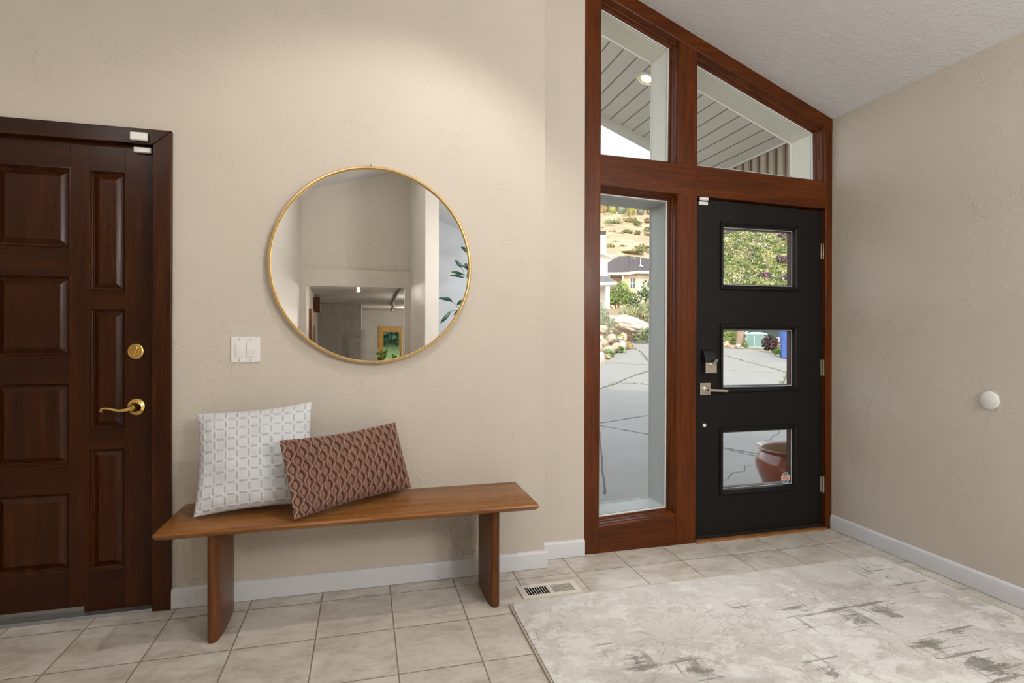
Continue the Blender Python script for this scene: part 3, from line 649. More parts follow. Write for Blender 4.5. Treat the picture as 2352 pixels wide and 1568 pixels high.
# ------------------------------------------------------------------ outside: porch
def zs(x): return 2.675+.4*(2.9-x)
def soffit_mat():
    n=NT('beige_soffit_panels'); p=n.pos(); s=n.n('ShaderNodeSeparateXYZ'); n.l(p,s.inputs[0])
    f=n.math('FRACT',n.math('DIVIDE',n.math('ADD',s.outputs[0],5.0-.590+.005),.1)); d=n.math('MINIMUM',f,n.math('SUBTRACT',1.0,f)); g=n.ramp(d,(.035,1),(.06,0))
    n.set(Base_Color=n.mix(g,(.80,.775,.715),(.32,.28,.23)),Roughness=.6); n.bump(n.math('SUBTRACT',1.0,g),.5,.01); return n.m
sf=MB(); slab(sf,-.5,3.05,3.10,4.335,zs,.05)
struct('soffit',sf,soffit_mat(),'beige panelled porch soffit above the entry','soffit',loc=(1.5,3.7,3))
fa=MB(); fa.xz([(-.5,zs(-.5)-.03),(3.1,zs(3.1)-.03),(3.1,zs(3.1)+.22),(-.5,zs(-.5)+.22)],4.335,4.40); fa.xz([(-.5,zs(-.5)-.055),(3.1,zs(3.1)-.055),(3.1,zs(3.1)+.0),(-.5,zs(-.5)+.0)],4.30,4.335)
struct('fascia',fa,m_beige,'beige fascia board along the soffit edge','fascia')
sd=thing('wall_outside',(2.985,3.8,2.12),'brownish vertical board siding hanging below the soffit','siding',kind='structure')
def siding_mat():
    n=NT('tan_siding'); p=n.pos(); g=n.noise(n.map(p,(30,30,3)),2,4); n.set(Base_Color=n.ramp(g,(.35,(.48,.40,.31)),(.65,(.60,.52,.42))),Roughness=.7); return n.m
m_sid=siding_mat()
sb=MB(); sb.box(2.985,3.05,3.19,4.33,2.12,2.66); obj('boards',sb,m_sid,sd)
m_batt=plain('brown_batten',(.32,.235,.165),.7)
for k in range(12): obj('batten',MB().box(2.970,2.985,3.24+k*.095,3.262+k*.095,2.12,2.655),m_batt,sd)
obj('frieze',MB().box(2.965,2.985,3.19,4.33,2.635,2.665),m_beige,sd)
struct('roof',MB().add([(-2.9,-4.8,zc(-2.9)+.90),(3.5,-4.8,zc(3.5)+.90),(3.5,4.4,zc(3.5)+.90),(-2.9,4.4,zc(-2.9)+.90),(-2.9,-4.8,zc(-2.9)+1.02),(3.5,-4.8,zc(3.5)+1.02),(3.5,4.4,zc(3.5)+1.02),(-2.9,4.4,zc(-2.9)+1.02)],[(0,3,2,1),(4,5,6,7),(0,1,5,4),(1,2,6,5),(2,3,7,6),(3,0,4,7)]).add([(-9.5,-4.8,2.7),(-2.9,-4.8,zc(-2.9)+.96),(-2.9,4.4,zc(-2.9)+.96),(-9.5,4.4,2.7)],[(0,1,2,3)]),plain('roof_shingle',(.10,.09,.085),.9))
struct('wall_outside_left',MB().box(-9.5,-2.82,2.9,3.1,-.3,2.7),m_sid); struct('wall_outside_right',MB().box(3.05,9.0,2.6,2.9,-.3,2.6),m_sid)
LX,LY=1.935,3.585; sl=math.atan(.4)
rl_=thing('recessed_light',(LX,LY,zs(LX)),'lit round recessed light in the beige porch soffit','ceiling light')
def tilt(mb):
    M_=Matrix.Translation((LX,LY,zs(LX)))@Matrix.Rotation(sl,4,'Y'); mb.v=[tuple(M_@Vector(p)) for p in mb.v]; return mb
obj('trim_ring',tilt(MB().lathe([(.078,-.001),(.077,-.008),(.070,-.012),(.060,-.010),(.058,-.002)],n=36)),m_white,rl_,smooth=40)
obj('reflector',tilt(MB().lathe([(.060,-.004),(.050,-.0025),(.030,-.0015)],n=36)),plain('warm_reflector',(.85,.72,.48),.4),rl_,smooth=60)
obj('bulb',tilt(MB().lathe([(.040,-.002),(.034,-.010),(.001,-.014)],n=24)),emit('warm_soffit_bulb',(1,.83,.55),5),rl_,smooth=60)

# ------------------------------------------------------------------ outside: ground
A0,KY=-.312,.06
def zd(y): return A0+KY*min(y,26)
EDGE=[(1.0,3.19),(1.4,5.4),(3.72,9.12),(5.69,12.89),(7.03,15.35),(8.19,16.72),(9.53,18.79),(10.74,21.46),(11.4,20.7),(12.68,17.68),(13.21,17.46),(13.72,16.89),(13.27,15.91),(13.3,14.9),(15,13.4),(24,8),(24,3.19)]
def conc():
    n=NT('grey_concrete'); p=n.pos(); a=n.noise(p,1.2,5,.6); b=n.noise(p,60,3,.7); sp=n.ramp(n.noise(n.map(p,(6,14,6)),4,4,.7),(.66,0),(.72,1))
    col=n.mix(n.ramp(a,(.3,0),(.7,1)),(.255,.240,.218),(.30,.284,.26)); col=n.mix(n.ramp(b,(.3,0),(.7,.5)),col,(.35,.335,.31)); col=n.mix(n.math('MULTIPLY',sp,.35),col,(.20,.19,.18))
    n.set(Base_Color=col,Roughness=.85,Specular_IOR_Level=.2); n.bump(b,.2,.004); return n.m
dv=MB(); n_=len(EDGE)
dv.add([(x,y,zd(y)) for x,y in EDGE]+[(x,y,zd(y)-.15) for x,y in EDGE],[tuple(range(n_)),tuple(range(2*n_-1,n_-1,-1))]+[(i,(i+1)%n_,(i+1)%n_+n_,i+n_) for i in range(n_)])
dr=struct('driveway',dv,conc(),'pale grey concrete driveway outside the front door','driveway',loc=(0,0,0))
JN=[([(2.94,6.7),(3.89,7.07)],.02),([(2.89,6.58),(3.3,6.01),(4.3,4.6)],.02),([(1.9,4.2),(2.89,6.58)],.02),([(3.2,8.4),(4.13,9.41),(4.69,9.92),(5.34,10.7),(6.51,11.83)],.04),([(4.88,10.07),(5.38,9.77)],.03),([(6.16,13.75),(6.7,13.18),(7.11,12.94),(8.2,12.3)],.035),
 ([(9.43,18.59),(8.88,16.84),(7.92,14.64),(6.9,12.48),(6.51,11.83)],.05),([(10.97,15.33),(10.41,13.57),(9.95,11.96),(9.7,11.12),(8.78,10.11),(7.92,9.23)],.03),([(10.94,14.12),(11.36,13.84),(11.93,13.54)],.03),([(8.37,11.69),(8.64,11.58),(9.56,11.05)],.02),
 ([(3.6,5.5),(3.77,5.25),(3.83,5.13),(4.3,4.3)],.012),([(3.07,4.29),(3.22,4.37),(3.35,4.49),(3.57,4.61),(3.7,4.67),(4.3,5.3)],.008),([(4.3,5.3),(4.5,5.46),(4.72,5.63),(4.86,5.71),(5.01,5.87),(5.4,6.4)],.010)]
random.seed(11); jm=MB()
m_joint=plain('dirty_joint',(.10,.092,.08),.95); weeds=MB(); m_weed=foliage('joint_weed',(.16,.17,.05),(.27,.26,.10),30)
def strip(path,w0,jit):
    P=[]
    for (a,b) in zip(path[:-1],path[1:]):
        L=math.hypot(b[0]-a[0],b[1]-a[1]); k=max(2,int(L/.12))
        for i in range(k): P.append((a[0]+(b[0]-a[0])*i/k,a[1]+(b[1]-a[1])*i/k))
    P.append(path[-1]); out=[]
    for i,(x,y) in enumerate(P):
        q=P[min(i+1,len(P)-1)]; r=P[max(i-1,0)]; dx,dy=q[0]-r[0],q[1]-r[1]; l=math.hypot(dx,dy); nx,ny=-dy/l,dx/l
        x+=nx*random.uniform(-jit,jit); y+=ny*random.uniform(-jit,jit); w_=w0*random.uniform(.5,1.0)*.5
        out.append([(x-nx*w_,y-ny*w_,zd(y)+.004),(x+nx*w_,y+ny*w_,zd(y)+.004)])
    return out
for k,(path,w_) in enumerate(JN):
    r=strip(path,w_,.05 if k in (11,12) else .006); jm.rings(r,False)
    if w_>=.03 and k<8:
        for a in r[2:]:
            if random.random()<.42:
                x,y,z=a[0]
                for _ in range(7):
                    t=random.uniform(0,2*PI); h=random.uniform(.015,.05); q=random.uniform(0,.05); bx_,by_=x+random.uniform(-.05,.05),y+random.uniform(-.05,.05)
                    weeds.quad((bx_,by_,z),(bx_+.012*math.cos(t),by_+.012*math.sin(t),z),(bx_+q*math.cos(t+.5),by_+q*math.sin(t+.5),z+h))
obj('joint',jm,m_joint,dr); tag(obj('weeds',weeds,m_weed,dr),'green weeds in the driveway joints',kind='stuff')

def inside(x,y):
    c_=False; n=len(EDGE); j=n-1
    for i in range(n):
        (xi,yi),(xj,yj)=EDGE[i],EDGE[j]
        if (yi>y)!=(yj>y) and x<(xj-xi)*(y-yi)/(yj-yi)+xi: c_=not c_
        j=i
    return c_
def edist(x,y):
    best=1e9
    for (a,b),(c_,d) in zip(EDGE,EDGE[1:]+EDGE[:1]):
        dx,dy=c_-a,d-b; t=max(0,min(1,((x-a)*dx+(y-b)*dy)/(dx*dx+dy*dy))); best=min(best,math.hypot(x-a-t*dx,y-b-t*dy))
    return best
def zt(x,y):
    p=zd(y)
    if inside(x,y): return p-.10
    d=edist(x,y); k=sst(.60,.70,x/max(y,.1))      # planted bank on one side, level verge on the other
    bank=min(1.35,d*.42)-.05; verge=min(.12,d*.05)-.03-.95*sst(4.5,7.5,d)
    return p+bank*(1-k)+verge*k+noise.noise(Vector((x*.7,y*.7,0)))*.10*min(1,d)
def earth(name,a,b,sc=3):
    n=NT(name); p=n.pos(); f=n.noise(p,sc,6,.7); n.set(Base_Color=n.ramp(f,(.35,a),(.65,b)),Roughness=.95,Specular_IOR_Level=.1); n.bump(n.noise(p,sc*8,3),.4,.05); return n.m
m_soilg=earth('dry_garden_soil',(.22,.16,.10),(.36,.29,.19))
g=MB(); NX,NY=120,110; vs=[]
for j in range(NY+1):
    for i in range(NX+1):
        x=-6+46*i/NX; y=3.2+66*(j/NY)**1.6; vs.append((x,y,zt(x,y)))
g.add(vs,[(j*(NX+1)+i,j*(NX+1)+i+1,(j+1)*(NX+1)+i+1,(j+1)*(NX+1)+i) for j in range(NY) for i in range(NX)])
struct('ground',g,m_soilg,loc=(0,0,0),smooth=180)

# dry hillside far behind
hl=MB(); vs=[]; NA,ND=70,60
def hz(d): return 6.4+.322*(d-75)
for j in range(ND+1):
    d=62+230*j/ND
    for i in range(NA+1):
        a=math.radians(14+36*i/NA); q=d/math.cos(a-math.radians(14.85)); x,y=q*math.sin(a),q*math.cos(a)
        vs.append((x,y,max(1.2,hz(d))+noise.noise(Vector((x*.06,y*.06,1)))*1.6+noise.noise(Vector((x*.3,y*.3,5)))*.35-(0 if d>75 else (75-d)*.2)))
hl.add(vs,[(j*(NA+1)+i,j*(NA+1)+i+1,(j+1)*(NA+1)+i+1,(j+1)*(NA+1)+i) for j in range(ND) for i in range(NA)])
def hillmat():
    n=NT('dry_grass_hill'); p=n.pos(); f=n.noise(n.map(p,(.25,.25,1.2)),1,7,.7); f2=n.noise(p,.06,3)
    col=n.ramp(n.math('ADD',n.math('MULTIPLY',f,.7),n.math('MULTIPLY',f2,.3)),(.36,(.30,.215,.13)),(.5,(.43,.33,.215)),(.64,(.51,.42,.30))); n.set(Base_Color=col,Roughness=.95,Specular_IOR_Level=.05); return n.m
struct('hillside',hl,hillmat(),loc=(0,0,0),smooth=180)
def blob(mb,c_,rx,ry,rz,seed,amp=.35,sub=3,fr=2.2):
    bm=bmesh.new(); bmesh.ops.create_icosphere(bm,subdivisions=sub,radius=1)
    vs=[]
    for v in bm.verts:
        p=v.co.copy(); k=1+amp*noise.noise(p*fr+Vector((seed*7.3,seed*1.7,seed)))+amp*.5*noise.noise(p*fr*2.7+Vector((seed,seed*3,0)))
        vs.append((c_[0]+p.x*rx*k,c_[1]+p.y*ry*k,c_[2]+p.z*rz*k))
    mb.add(vs,[tuple(v.index for v in f.verts) for f in bm.faces]); bm.free(); return mb
def scatter(mb,centres,n,size,up_=0.0,rng=random):
    # leaf sprays: every leaf a small folded blade inside the given ellipsoids (x,y,z,rx,ry,rz)
    tot=sum(c_[3]*c_[5] for c_ in centres)
    for c_ in centres:
        for _ in range(int(n*c_[3]*c_[5]/tot)+1):
            while True:
                a,b,d=rng.uniform(-1,1),rng.uniform(-1,1),rng.uniform(-1,1); r=a*a+b*b+d*d
                if .15<r<1: break
            p=Vector((c_[0]+a*c_[3],c_[1]+b*c_[4],c_[2]+d*c_[5])); s_=size*rng.uniform(.6,1.3)
            t=Vector((rng.uniform(-1,1),rng.uniform(-1,1),rng.uniform(-.6,1)+up_*2)).normalized(); q=t.cross(Vector((rng.uniform(-1,1),rng.uniform(-1,1),rng.uniform(-1,1)))).normalized()
            w_=.34 if up_<.5 else .14
            mb.quad(p-t*s_*.5,p+q*s_*w_,p+t*s_*.5,p-q*s_*w_)
    return mb
random.seed(21)
HS=[(71.2,157.7,37.3,3.88,1.63),(67.4,144.7,32.9,4.32,1.69),(77.5,156.0,37.3,3.88,1.84),(75.0,147.7,34.5,3.49,1.55),(73.4,140.8,32.2,2.22,.93),(79.7,146.4,34.5,1.74,1.36),(61.8,135.7,29.6,3.34,1.23),(62.7,125.6,26.6,2.63,1.15),(64.1,123.4,26.0,1.46,.81),(63.6,117.8,24.2,1.87,1.09),(69.4,128.2,28.0,1.69,1.02),(58.6,120.8,24.7,2.83,.94),(57.5,123.9,25.6,2.25,1.13),(53.9,116.6,23.0,1.81,.76),(59.1,114.2,22.7,1.13,.90),(59.5,112.1,22.1,.74,.66),(52.8,110.4,21.0,2.16,1.01),(53.2,109.4,20.7,1.0,.86),(51.1,103.8,18.8,1.76,1.08),(47.6,103.1,18.3,1.6,2.14),(54.0,102.2,18.6,2.02,1.48),(54.8,100.3,18.1,1.19,1.46),(50.7,99.8,17.6,3.93,.79),(58.6,131.1,27.9,1.69,1.02),(73.2,149.9,35.0,2.93,1.17)]
m_hs=[foliage('sage_scrub',(.15,.15,.05),(.28,.25,.10),.9),foliage('olive_scrub',(.12,.14,.045),(.23,.225,.085),.9),foliage('brown_scrub',(.20,.155,.07),(.31,.25,.13),.9)]
for _k in range(30):
    _d=random.uniform(92,165); _a=math.radians(random.uniform(22,31)); _q=_d/math.cos(_a-YAW); _x,_y=_q*math.sin(_a),_q*math.cos(_a)
    if min(math.hypot(_x-h_[0],_y-h_[1])-h_[3]*1.1 for h_ in HS)>2.6: HS.append((_x,_y,hz(_d)+.3,random.uniform(1.2,3.0),random.uniform(.8,1.4)))
HS=[h_ for i_,h_ in enumerate(HS) if all(math.hypot(h_[0]-u_[0],h_[1]-u_[1])>(h_[3]+u_[3])*.62 for u_ in HS[:i_])]
for k,(x,y,z,w_,h_) in enumerate(HS):
    w_*=1.3; h_*=1.25; mb=MB(); cs_=[]
    for q in range(4): cs_.append((x+random.uniform(-.3,.3)*w_,y+random.uniform(-.3,.3)*w_,z+random.uniform(-.1,.15)*h_,w_*.30,w_*.3,h_*.42))
    scatter(mb,cs_,420,.34)
    blob(mb,(x,y,z-h_*.1),w_*.40,w_*.36,h_*.36,k,.4,2)
    tag(obj('hill_shrub',mb,m_hs[k%3]),'olive green scrub bush on the dry hillside','shrub','scrub bushes on the far hillside')
TT=[]
for _r in range(3):
    _d=178+_r*6
    for _k in range(13):
        _l=23+(_k+.5*(_r%2))*3.0; _x=fw.x*_d+rt.x*_l; _y=fw.y*_d+rt.y*_l; TT.append((_x,_y,hz(_d)+.2+random.uniform(-.3,.5)))
m_tt=[foliage('yellow_green_wood',(.22,.21,.05),(.36,.33,.10),.5),foliage('grey_green_wood',(.13,.16,.10),(.22,.24,.15),.5),foliage('rust_wood',(.23,.16,.06),(.35,.25,.10),.5)]
for k,(x,y,z) in enumerate(TT):
    mb=MB(); blob(mb,(x,y,z+1.4),1.2,1.2,2.1,k+3,.25,2); scatter(mb,[(x,y,z+1.5,1.35,1.35,2.2)],330,.42)
    tag(obj('hilltop_tree',mb,m_tt[(k*7+k//5)%3]),'small tree in the wood on top of the dry hill','tree','trees on top of the far hill')

# ------------------------------------------------------------------ outside: houses
def framed(mb,ox_,oy_,ang):
    ca,sa=math.cos(ang),math.sin(ang); mb.v=[(ox_+u*ca+v*sa,oy_-u*sa+v*ca,z) for u,v,z in mb.v]; return mb
HO=(20.5,41.12,math.radians(26.5)); F1=lambda mb: framed(mb,*HO)
m_stucco=plain('peach_stucco',(.66,.47,.31),.9); m_stuccol=plain('lit_cream_stucco',(.72,.60,.45),.9); m_shing=NT('purple_grey_shingle')
_f=m_shing.noise(m_shing.pos(),5,4,.7); m_shing=m_shing.set(Base_Color=m_shing.ramp(_f,(.35,(.068,.054,.058)),(.65,(.095,.077,.082))),Roughness=.9).m
m_winw=plain('white_window_frame',(.8,.8,.8),.5); m_wing=plain('dark_window_pane',(.05,.07,.08),.15); m_fasc=plain('cream_fascia',(.70,.60,.46),.7); m_eave=plain('brown_porch_ceiling',(.24,.125,.06),.8)
h1=thing('tan_house',(20.5,41.12,2.6),'peach stucco house with purple-grey hip roof below the dry hill','house')
w=MB(); w.box(-.28,.74,-.2,6,2.0,6.2); w.box(-2.6,-.28,1.4,6,2.0,6.2); obj('wall',F1(w),m_stucco,h1)
obj('wing_wall',F1(MB().prism([(.74,-.22,2.0),(3.6,.5,2.0),(3.6,6,2.0),(.74,6,2.0)],(0,0,4.2))),m_stuccol,h1)  # paler stucco copy paints in the stronger light on the wing
rf=MB(); Rv=[(-1.5,-.55,6.22),(.05,-.55,6.22),(-.75,2.7,7.95),(.1,2.7,7.95),(-4.2,4.5,6.4),(-1.0,7.0,6.3),(1.5,7,6.3),(.78,-.75,6.30),(3.9,-.15,6.22),(3.9,2.2,7.15),(.9,1.1,7.66),(.35,1.6,7.72)]
rf.add(Rv,[(0,1,3,2),(0,2,4),(2,3,6,5),(2,5,4),(1,7,10,11),(1,11,3),(7,8,9,10),(10,9,6,3,11)]); obj('roof',F1(rf),m_shing,h1)
obj('fascia',F1(MB().prism([(-1.55,-.60,6.02),(.05,-.60,6.02),(.05,-.60,6.23),(-1.55,-.60,6.23)],(0,.06,0)).add([(.05,-.60,6.02),(.78,-.80,6.10),(.78,-.80,6.31),(.05,-.60,6.23)],[(0,1,2,3)]).add([(.78,-.80,6.10),(3.95,-.20,6.02),(3.95,-.20,6.23),(.78,-.80,6.31)],[(0,1,2,3)])),m_fasc,h1)
obj('porch_ceiling',F1(MB().box(-1.5,-.28,-.5,1.4,5.95,6.05)),m_eave,h1)
for u in (-1.42,-.34): obj('porch_post',F1(MB().box(u-.07,u+.07,-.5,-.36,2.0,6.0)),m_stuccol,h1)
for u0,u1,z0,z1,v in ((.28,.62,5.0,5.78,-.2),(-1.15,-.9,4.2,5.4,1.4),(-.75,-.5,4.2,5.4,1.4)):
    wn=obj('window',F1(MB().box(u0-.04,u1+.04,v-.03,v,z0-.04,z1+.04)),m_winw,h1)
    um=(u0+u1)/2; zm=(z0+z1)/2
    obj('pane',F1(MB().box(u0,um-.02,v-.05,v-.03,z0,zm-.02).box(um+.02,u1,v-.05,v-.03,z0,zm-.02).box(u0,um-.02,v-.05,v-.03,zm+.02,z1).box(um+.02,u1,v-.05,v-.03,zm+.02,z1)),m_wing,wn)
obj('roof_vent',F1(MB().box(1.03,1.10,.1,.17,6.85,7.4).add([(.95,-.05,6.78),(1.3,-.05,6.70),(1.2,.15,6.85),(1.0,.15,6.88)],[(0,1,2,3)])),m_winw,h1)
obj('skylight',F1(MB().box(.5,.66,.8,.95,7.40,7.47)),m_winw,h1)
W0=(12.58,27.7,math.radians(24.4)); F2=lambda mb: framed(mb,*W0)
m_cream=plain('white_siding',(.78,.74,.66),.8); m_greysh=plain('grey_shingle',(.13,.128,.135),.9)
h2=thing('white_house',(12.58,27.7,2.3),'white two storey house at the left edge of the sidelight','house')
obj('wall',F2(MB().xz([(-5,2.0),(.02,2.0),(.02,5.45),(-.45,5.75),(-5,6.6)],0,5)),m_cream,h2)
obj('chimney',F2(MB().box(-1.2,0,.6,1.4,4.5,6.74)),m_cream,h2); obj('chimney_cap',F2(MB().box(-1.22,-.01,.55,1.45,6.74,6.93)),plain('dark_flue_cap',(.035,.032,.035),.7),h2)
obj('barge_board',F2(MB().xz([(-5,7.55),(.36,5.30),(.36,5.44),(-5,7.80)],-.35,-.22).xz([(-5,7.5),(.30,5.32),(.30,5.36),(-5,7.55)],-.3,0)),m_winw,h2)
obj('downspout',F2(MB().tube([(.30,-.25,5.28),(.22,-.2,5.18),(.05,-.06,5.12),(.05,-.06,4.3)],.03,8)),m_winw,h2)
obj('porch_roof',F2(MB().add([(-5,-1.5,3.93),(.53,-1.5,3.93),(.10,-.02,4.40),(-5,-.02,4.40)],[(0,1,2,3)])),m_greysh,h2)
obj('porch_fascia',F2(MB().box(-5,.54,-1.56,-1.44,3.80,3.94).box(-5,.50,-1.44,0,3.76,3.82)),m_winw,h2)
obj('porch_column',F2(MB().box(-.02,.19,-1.4,-1.2,2.0,3.8)),m_winw,h2)
pw=obj('window',F2(MB().box(-.62,-.34,-.04,0,2.7,3.3)),m_winw,h2); obj('pane',F2(MB().box(-.58,-.38,-.06,-.04,2.74,3.26)),m_wing,pw)

# ------------------------------------------------------------------ outside: trees, planting, rocks
m_bark=plain('pale_bark',(.34,.24,.17),.9)
def tree(name,x,y,z0,parts,mat,label,n,size,trunks):
    t=thing(name,(x,y,z0),label,'tree')
    tm=MB()
    for p,r in trunks: tm.tube(p,r,8)
    obj('trunk',tm,m_bark,t,smooth=60)
    fm=MB(); scatter(fm,parts,n,size); obj('foliage',fm,mat,t); return t
def at(px_,d):          # bearing helper: metres right of the camera axis -> world x, y at depth d
    k=(px_-1176)/1280*d; return (fw.x*d+rt.x*k, fw.y*d+rt.y*k)
x,y=14.46,30.3; z0=zt(x,y)
tree('green_tree',x,y,z0,[(x-.35,y-.1,3.45,.62,.5,.45),(x+.1,y,3.9,.68,.6,.52),(x+.5,y-.1,3.5,.58,.5,.48),(x-.72,y-.5,3.3,.42,.4,.28),(x+.1,y,3.3,.65,.6,.32)],foliage('fresh_green_leaf',(.14,.24,.045),(.33,.42,.11),6),'small bright green tree before the peach stucco house',1500,.15,
 [([(x-.05,y,z0-.1),(x-.1,y,z0+.5),(x-.25,y,3.4)],[.07,.06,.03]),([(x+.02,y,z0-.1),(x+.12,y,z0+.5),(x+.2,y,3.6)],[.07,.06,.03]),([(x-.05,y,z0),(x-.35,y,z0+.35),(x-.6,y,z0+.6)],[.03,.025,.015])])
x,y=14.55,27.2; z0=zt(x,y)
tree('dark_tree',x,y,z0,[(x-.1,y,3.05,.75,.6,.6),(x+.35,y-.2,3.6,.6,.5,.7),(x+.6,y-.3,4.1,.38,.4,.45),(x-.5,y+.2,2.75,.55,.5,.4),(x+.7,y,2.9,.5,.5,.6)],foliage('deep_green_leaf',(.055,.11,.045),(.16,.24,.09),6),'darker green tree to the right of the small bright tree',1700,.14,[([(x,y,z0-.1),(x,y,2.8),(x+.4,y-.1,3.9)],[.06,.05,.02])])
m_rock=[]
for a,b,c_ in (((.40,.29,.20),(.58,.48,.38),(.20,.14,.09)),((.46,.35,.28),(.64,.57,.50),(.26,.18,.14)),((.34,.25,.17),(.52,.43,.33),(.18,.13,.08))):
    n=NT('pale_boulder'); p=n.pos(); f=n.noise(p,5,6,.7); s_=n.ramp(n.noise(p,13,4,.7),(.62,0),(.70,1)); n.set(Base_Color=n.mix(n.math('MULTIPLY',s_,.6),n.ramp(f,(.3,a),(.65,b)),c_),Roughness=.9,Specular_IOR_Level=.2); n.bump(n.noise(p,18,4),.5,.03); m_rock.append(n.m)
def rock(c_,rx,ry,rz,seed,label,name='rock',group=None,mat=0,sub=4):
    mb=MB(); blob(mb,c_,rx,ry,rz,seed,.30,sub,1.3)
    zmin=c_[2]-rz*1.2
    return tag(obj(name,mb,m_rock[mat%3],smooth=45),label,'rock',group)
RK=[(8.07,18.04,1.41,.29,.29),(7.17,16.20,1.12,.18,.16),(8.16,17.49,1.10,.33,.31),(7.15,15.90,.99,.21,.21),(8.62,17.89,1.08,.23,.17),(8.90,18.12,1.09,.23,.37),(7.83,16.44,.80,.31,.32),(8.38,17.12,.85,.20,.31),(7.18,15.68,.74,.35,.28),(6.54,14.82,.87,.16,.24),(5.87,13.24,.60,.20,.35),(8.55,18.42,1.34,.11,.11),(13.64,25.35,2.22,.26,.22),(12.85,24.01,1.94,.29,.14),(13.19,18.23,.86,.26,.25),(13.07,17.74,.79,.13,.11),(13.30,17.68,.83,.16,.16),(13.31,17.47,.77,.10,.08)]
RL=['rounded tan rock at the top left of the rock edging','small tan rock in the left end of the rock edging','large pale rock in the middle of the rock edging','squat tan rock left of the middle of the rock edging','flat wedge of rock high in the rock edging','long pale rock at the far end of the rock edging','broad rounded rock low in the rock edging by the driveway','upright rock at the driveway end of the rock edging','wide low rock at the foot of the rock edging','small rock near the left foot of the rock edging','nearest tan rock at the left edge of the sidelight','tiny pale rock on top of the rock edging','pale rock behind the big boulder, beside the sage shrub','flat tan rock lying right of the big boulder','peach rock at the driveway edge left of the tree trunk','small peach stone touching the peach rock','whitish stone at the foot of the tree trunk','small whitish stone right of the tree trunk foot']
for k,(x,y,z,w_,h_) in enumerate(RK):
    rock((x,y,z),w_*.56,w_*.56,h_*.56,k+1,RL[k],'rock','rocks edging the driveway' if k<12 else ('rocks behind the big boulder' if k<14 else 'stones by the tree trunk'),k)
mb=MB(); bm_=blob(mb,(0,0,0),.92,.55,.34,31,.32,5,1.2); a=-.48
mb.v=[(10.74+px_*math.cos(.44)+py_*math.sin(.44),21.4-px_*math.sin(.44)+py_*math.cos(.44),1.66+pz_-px_*.24) for px_,py_,pz_ in mb.v]
tag(obj('boulder',mb,m_rock[1],smooth=45),'big flat whitish boulder above the rock edging','boulder')
def shrub(name,cs_,n,size,mat,label,up_=0,cat='shrub',group=None):
    mb=MB(); scatter(mb,cs_,n,size,up_); return tag(obj(name,mb,mat),label,cat,group)
m_sage=foliage('sage_leaf',(.24,.26,.12),(.40,.40,.22),5); m_gg=foliage('grey_green_leaf',(.20,.24,.15),(.36,.40,.27),5); m_gold=foliage('dry_gold_grass',(.36,.26,.12),(.52,.40,.21),5); m_herb=foliage('herb_green',(.14,.20,.08),(.32,.38,.20),8)
x,y=at(1460,25.5); shrub('sage_shrub',[(x-.3,y+.1,2.25,.45,.4,.28),(x+.25,y,2.35,.4,.4,.36)],700,.17,m_sage,'feathery sage shrub behind the big boulder',.8)
x,y=at(1490,25); shrub('sage_shrub',[(x,y,2.35,.25,.3,.55),(x+.3,y,2.5,.3,.3,.6)],600,.17,m_sage,'taller yellow-green sage shrub at the right of the sidelight view',.8)
x,y=at(1385,21.5); shrub('grey_green_shrub',[(x-.1,y,1.95,.35,.35,.4),(x+.15,y,1.7,.4,.4,.3),(x-.2,y,2.25,.2,.2,.3)],800,.12,m_gg,'grey-green bush left of the big boulder',.5)
x,y=at(1410,27); shrub('dry_grass_tuft',[(x,y,2.2,.55,.4,.22),(x+.5,y,2.15,.4,.4,.2)],500,.18,m_gold,'dry golden grass under the small bright green tree',.9,'grass tuft')
x,y=at(1483,22.3); shrub('flowering_shrub',[(x,y,1.25,.30,.3,.28),(x-.3,y,1.12,.25,.3,.18),(x+.3,y,1.3,.3,.3,.3)],900,.085,m_herb,'low green plant with pale flowers at the driveway end')
x,y=at(1450,22.4); shrub('russet_plant',[(x,y,1.12,.22,.25,.16)],260,.08,foliage('russet_leaf',(.22,.13,.09),(.34,.24,.17),6),'small russet plant beside the pale flowering shrub')
x,y=at(1426,19.6); shrub('yellow_flower_clump',[(x,y,1.18,.13,.13,.08)],70,.06,foliage('yellow_bloom',(.30,.30,.08),(.75,.58,.12),9),'yellow flower clump at the top of the rock edging')
for (px_,d,z,r,lab) in ((1398,16.4,.72,.16,'green clump at the foot of the wide low rock'),(1424,17.8,.78,.15,'green clump between the broad rock and upright rock'),(1440,19.3,.86,.20,'dry green clump at the driveway end of the rock edging'),(1401,19.4,1.12,.28,'grey-green clump behind the large pale rock'),(1388,15.6,.62,.16,'dry brown clump by the nearest tan rock')):
    x,y=at(px_,d); shrub('low_plant',[(x,y,z-.02,r*1.15,r,r*.55)],260,.12,m_herb if 'green' in lab and 'dry' not in lab else m_gold,lab,.3,'plant')
# verge with utility box, bin and trunk
TX,TY=at(1701,21.3); tz=zt(TX,TY)
tk=thing('street_tree',(TX,TY,tz),'thick pale tree trunk beside the green utility box','tree')
obj('trunk',MB().tube([(TX,TY,tz-.1),(TX,TY,tz+.25),(TX+.01,TY,tz+.8),(TX-.01,TY,tz+1.7)],[.185,.155,.135,.125],14),m_bark,tk,smooth=60)
fm=MB(); scatter(fm,[(TX,TY,tz+1.75,.35,.35,.22)],140,.12); obj('foliage',fm,m_herb,tk)
x,y=at(1672,22.5); shrub('green_bush',[(x,y,1.15,.5,.4,.38),(x+.25,y-.2,.98,.3,.3,.22),(x-.6,y,1.1,.5,.4,.4)],900,.10,foliage('mixed_green_leaf',(.13,.19,.04),(.33,.37,.12),7),'leafy green bush left of the tree trunk')
x,y=at(1711,20.6); shrub('small_green_bush',[(x-.02,y,.88,.12,.12,.14)],200,.08,m_herb,'small green bush between tree trunk and utility box')
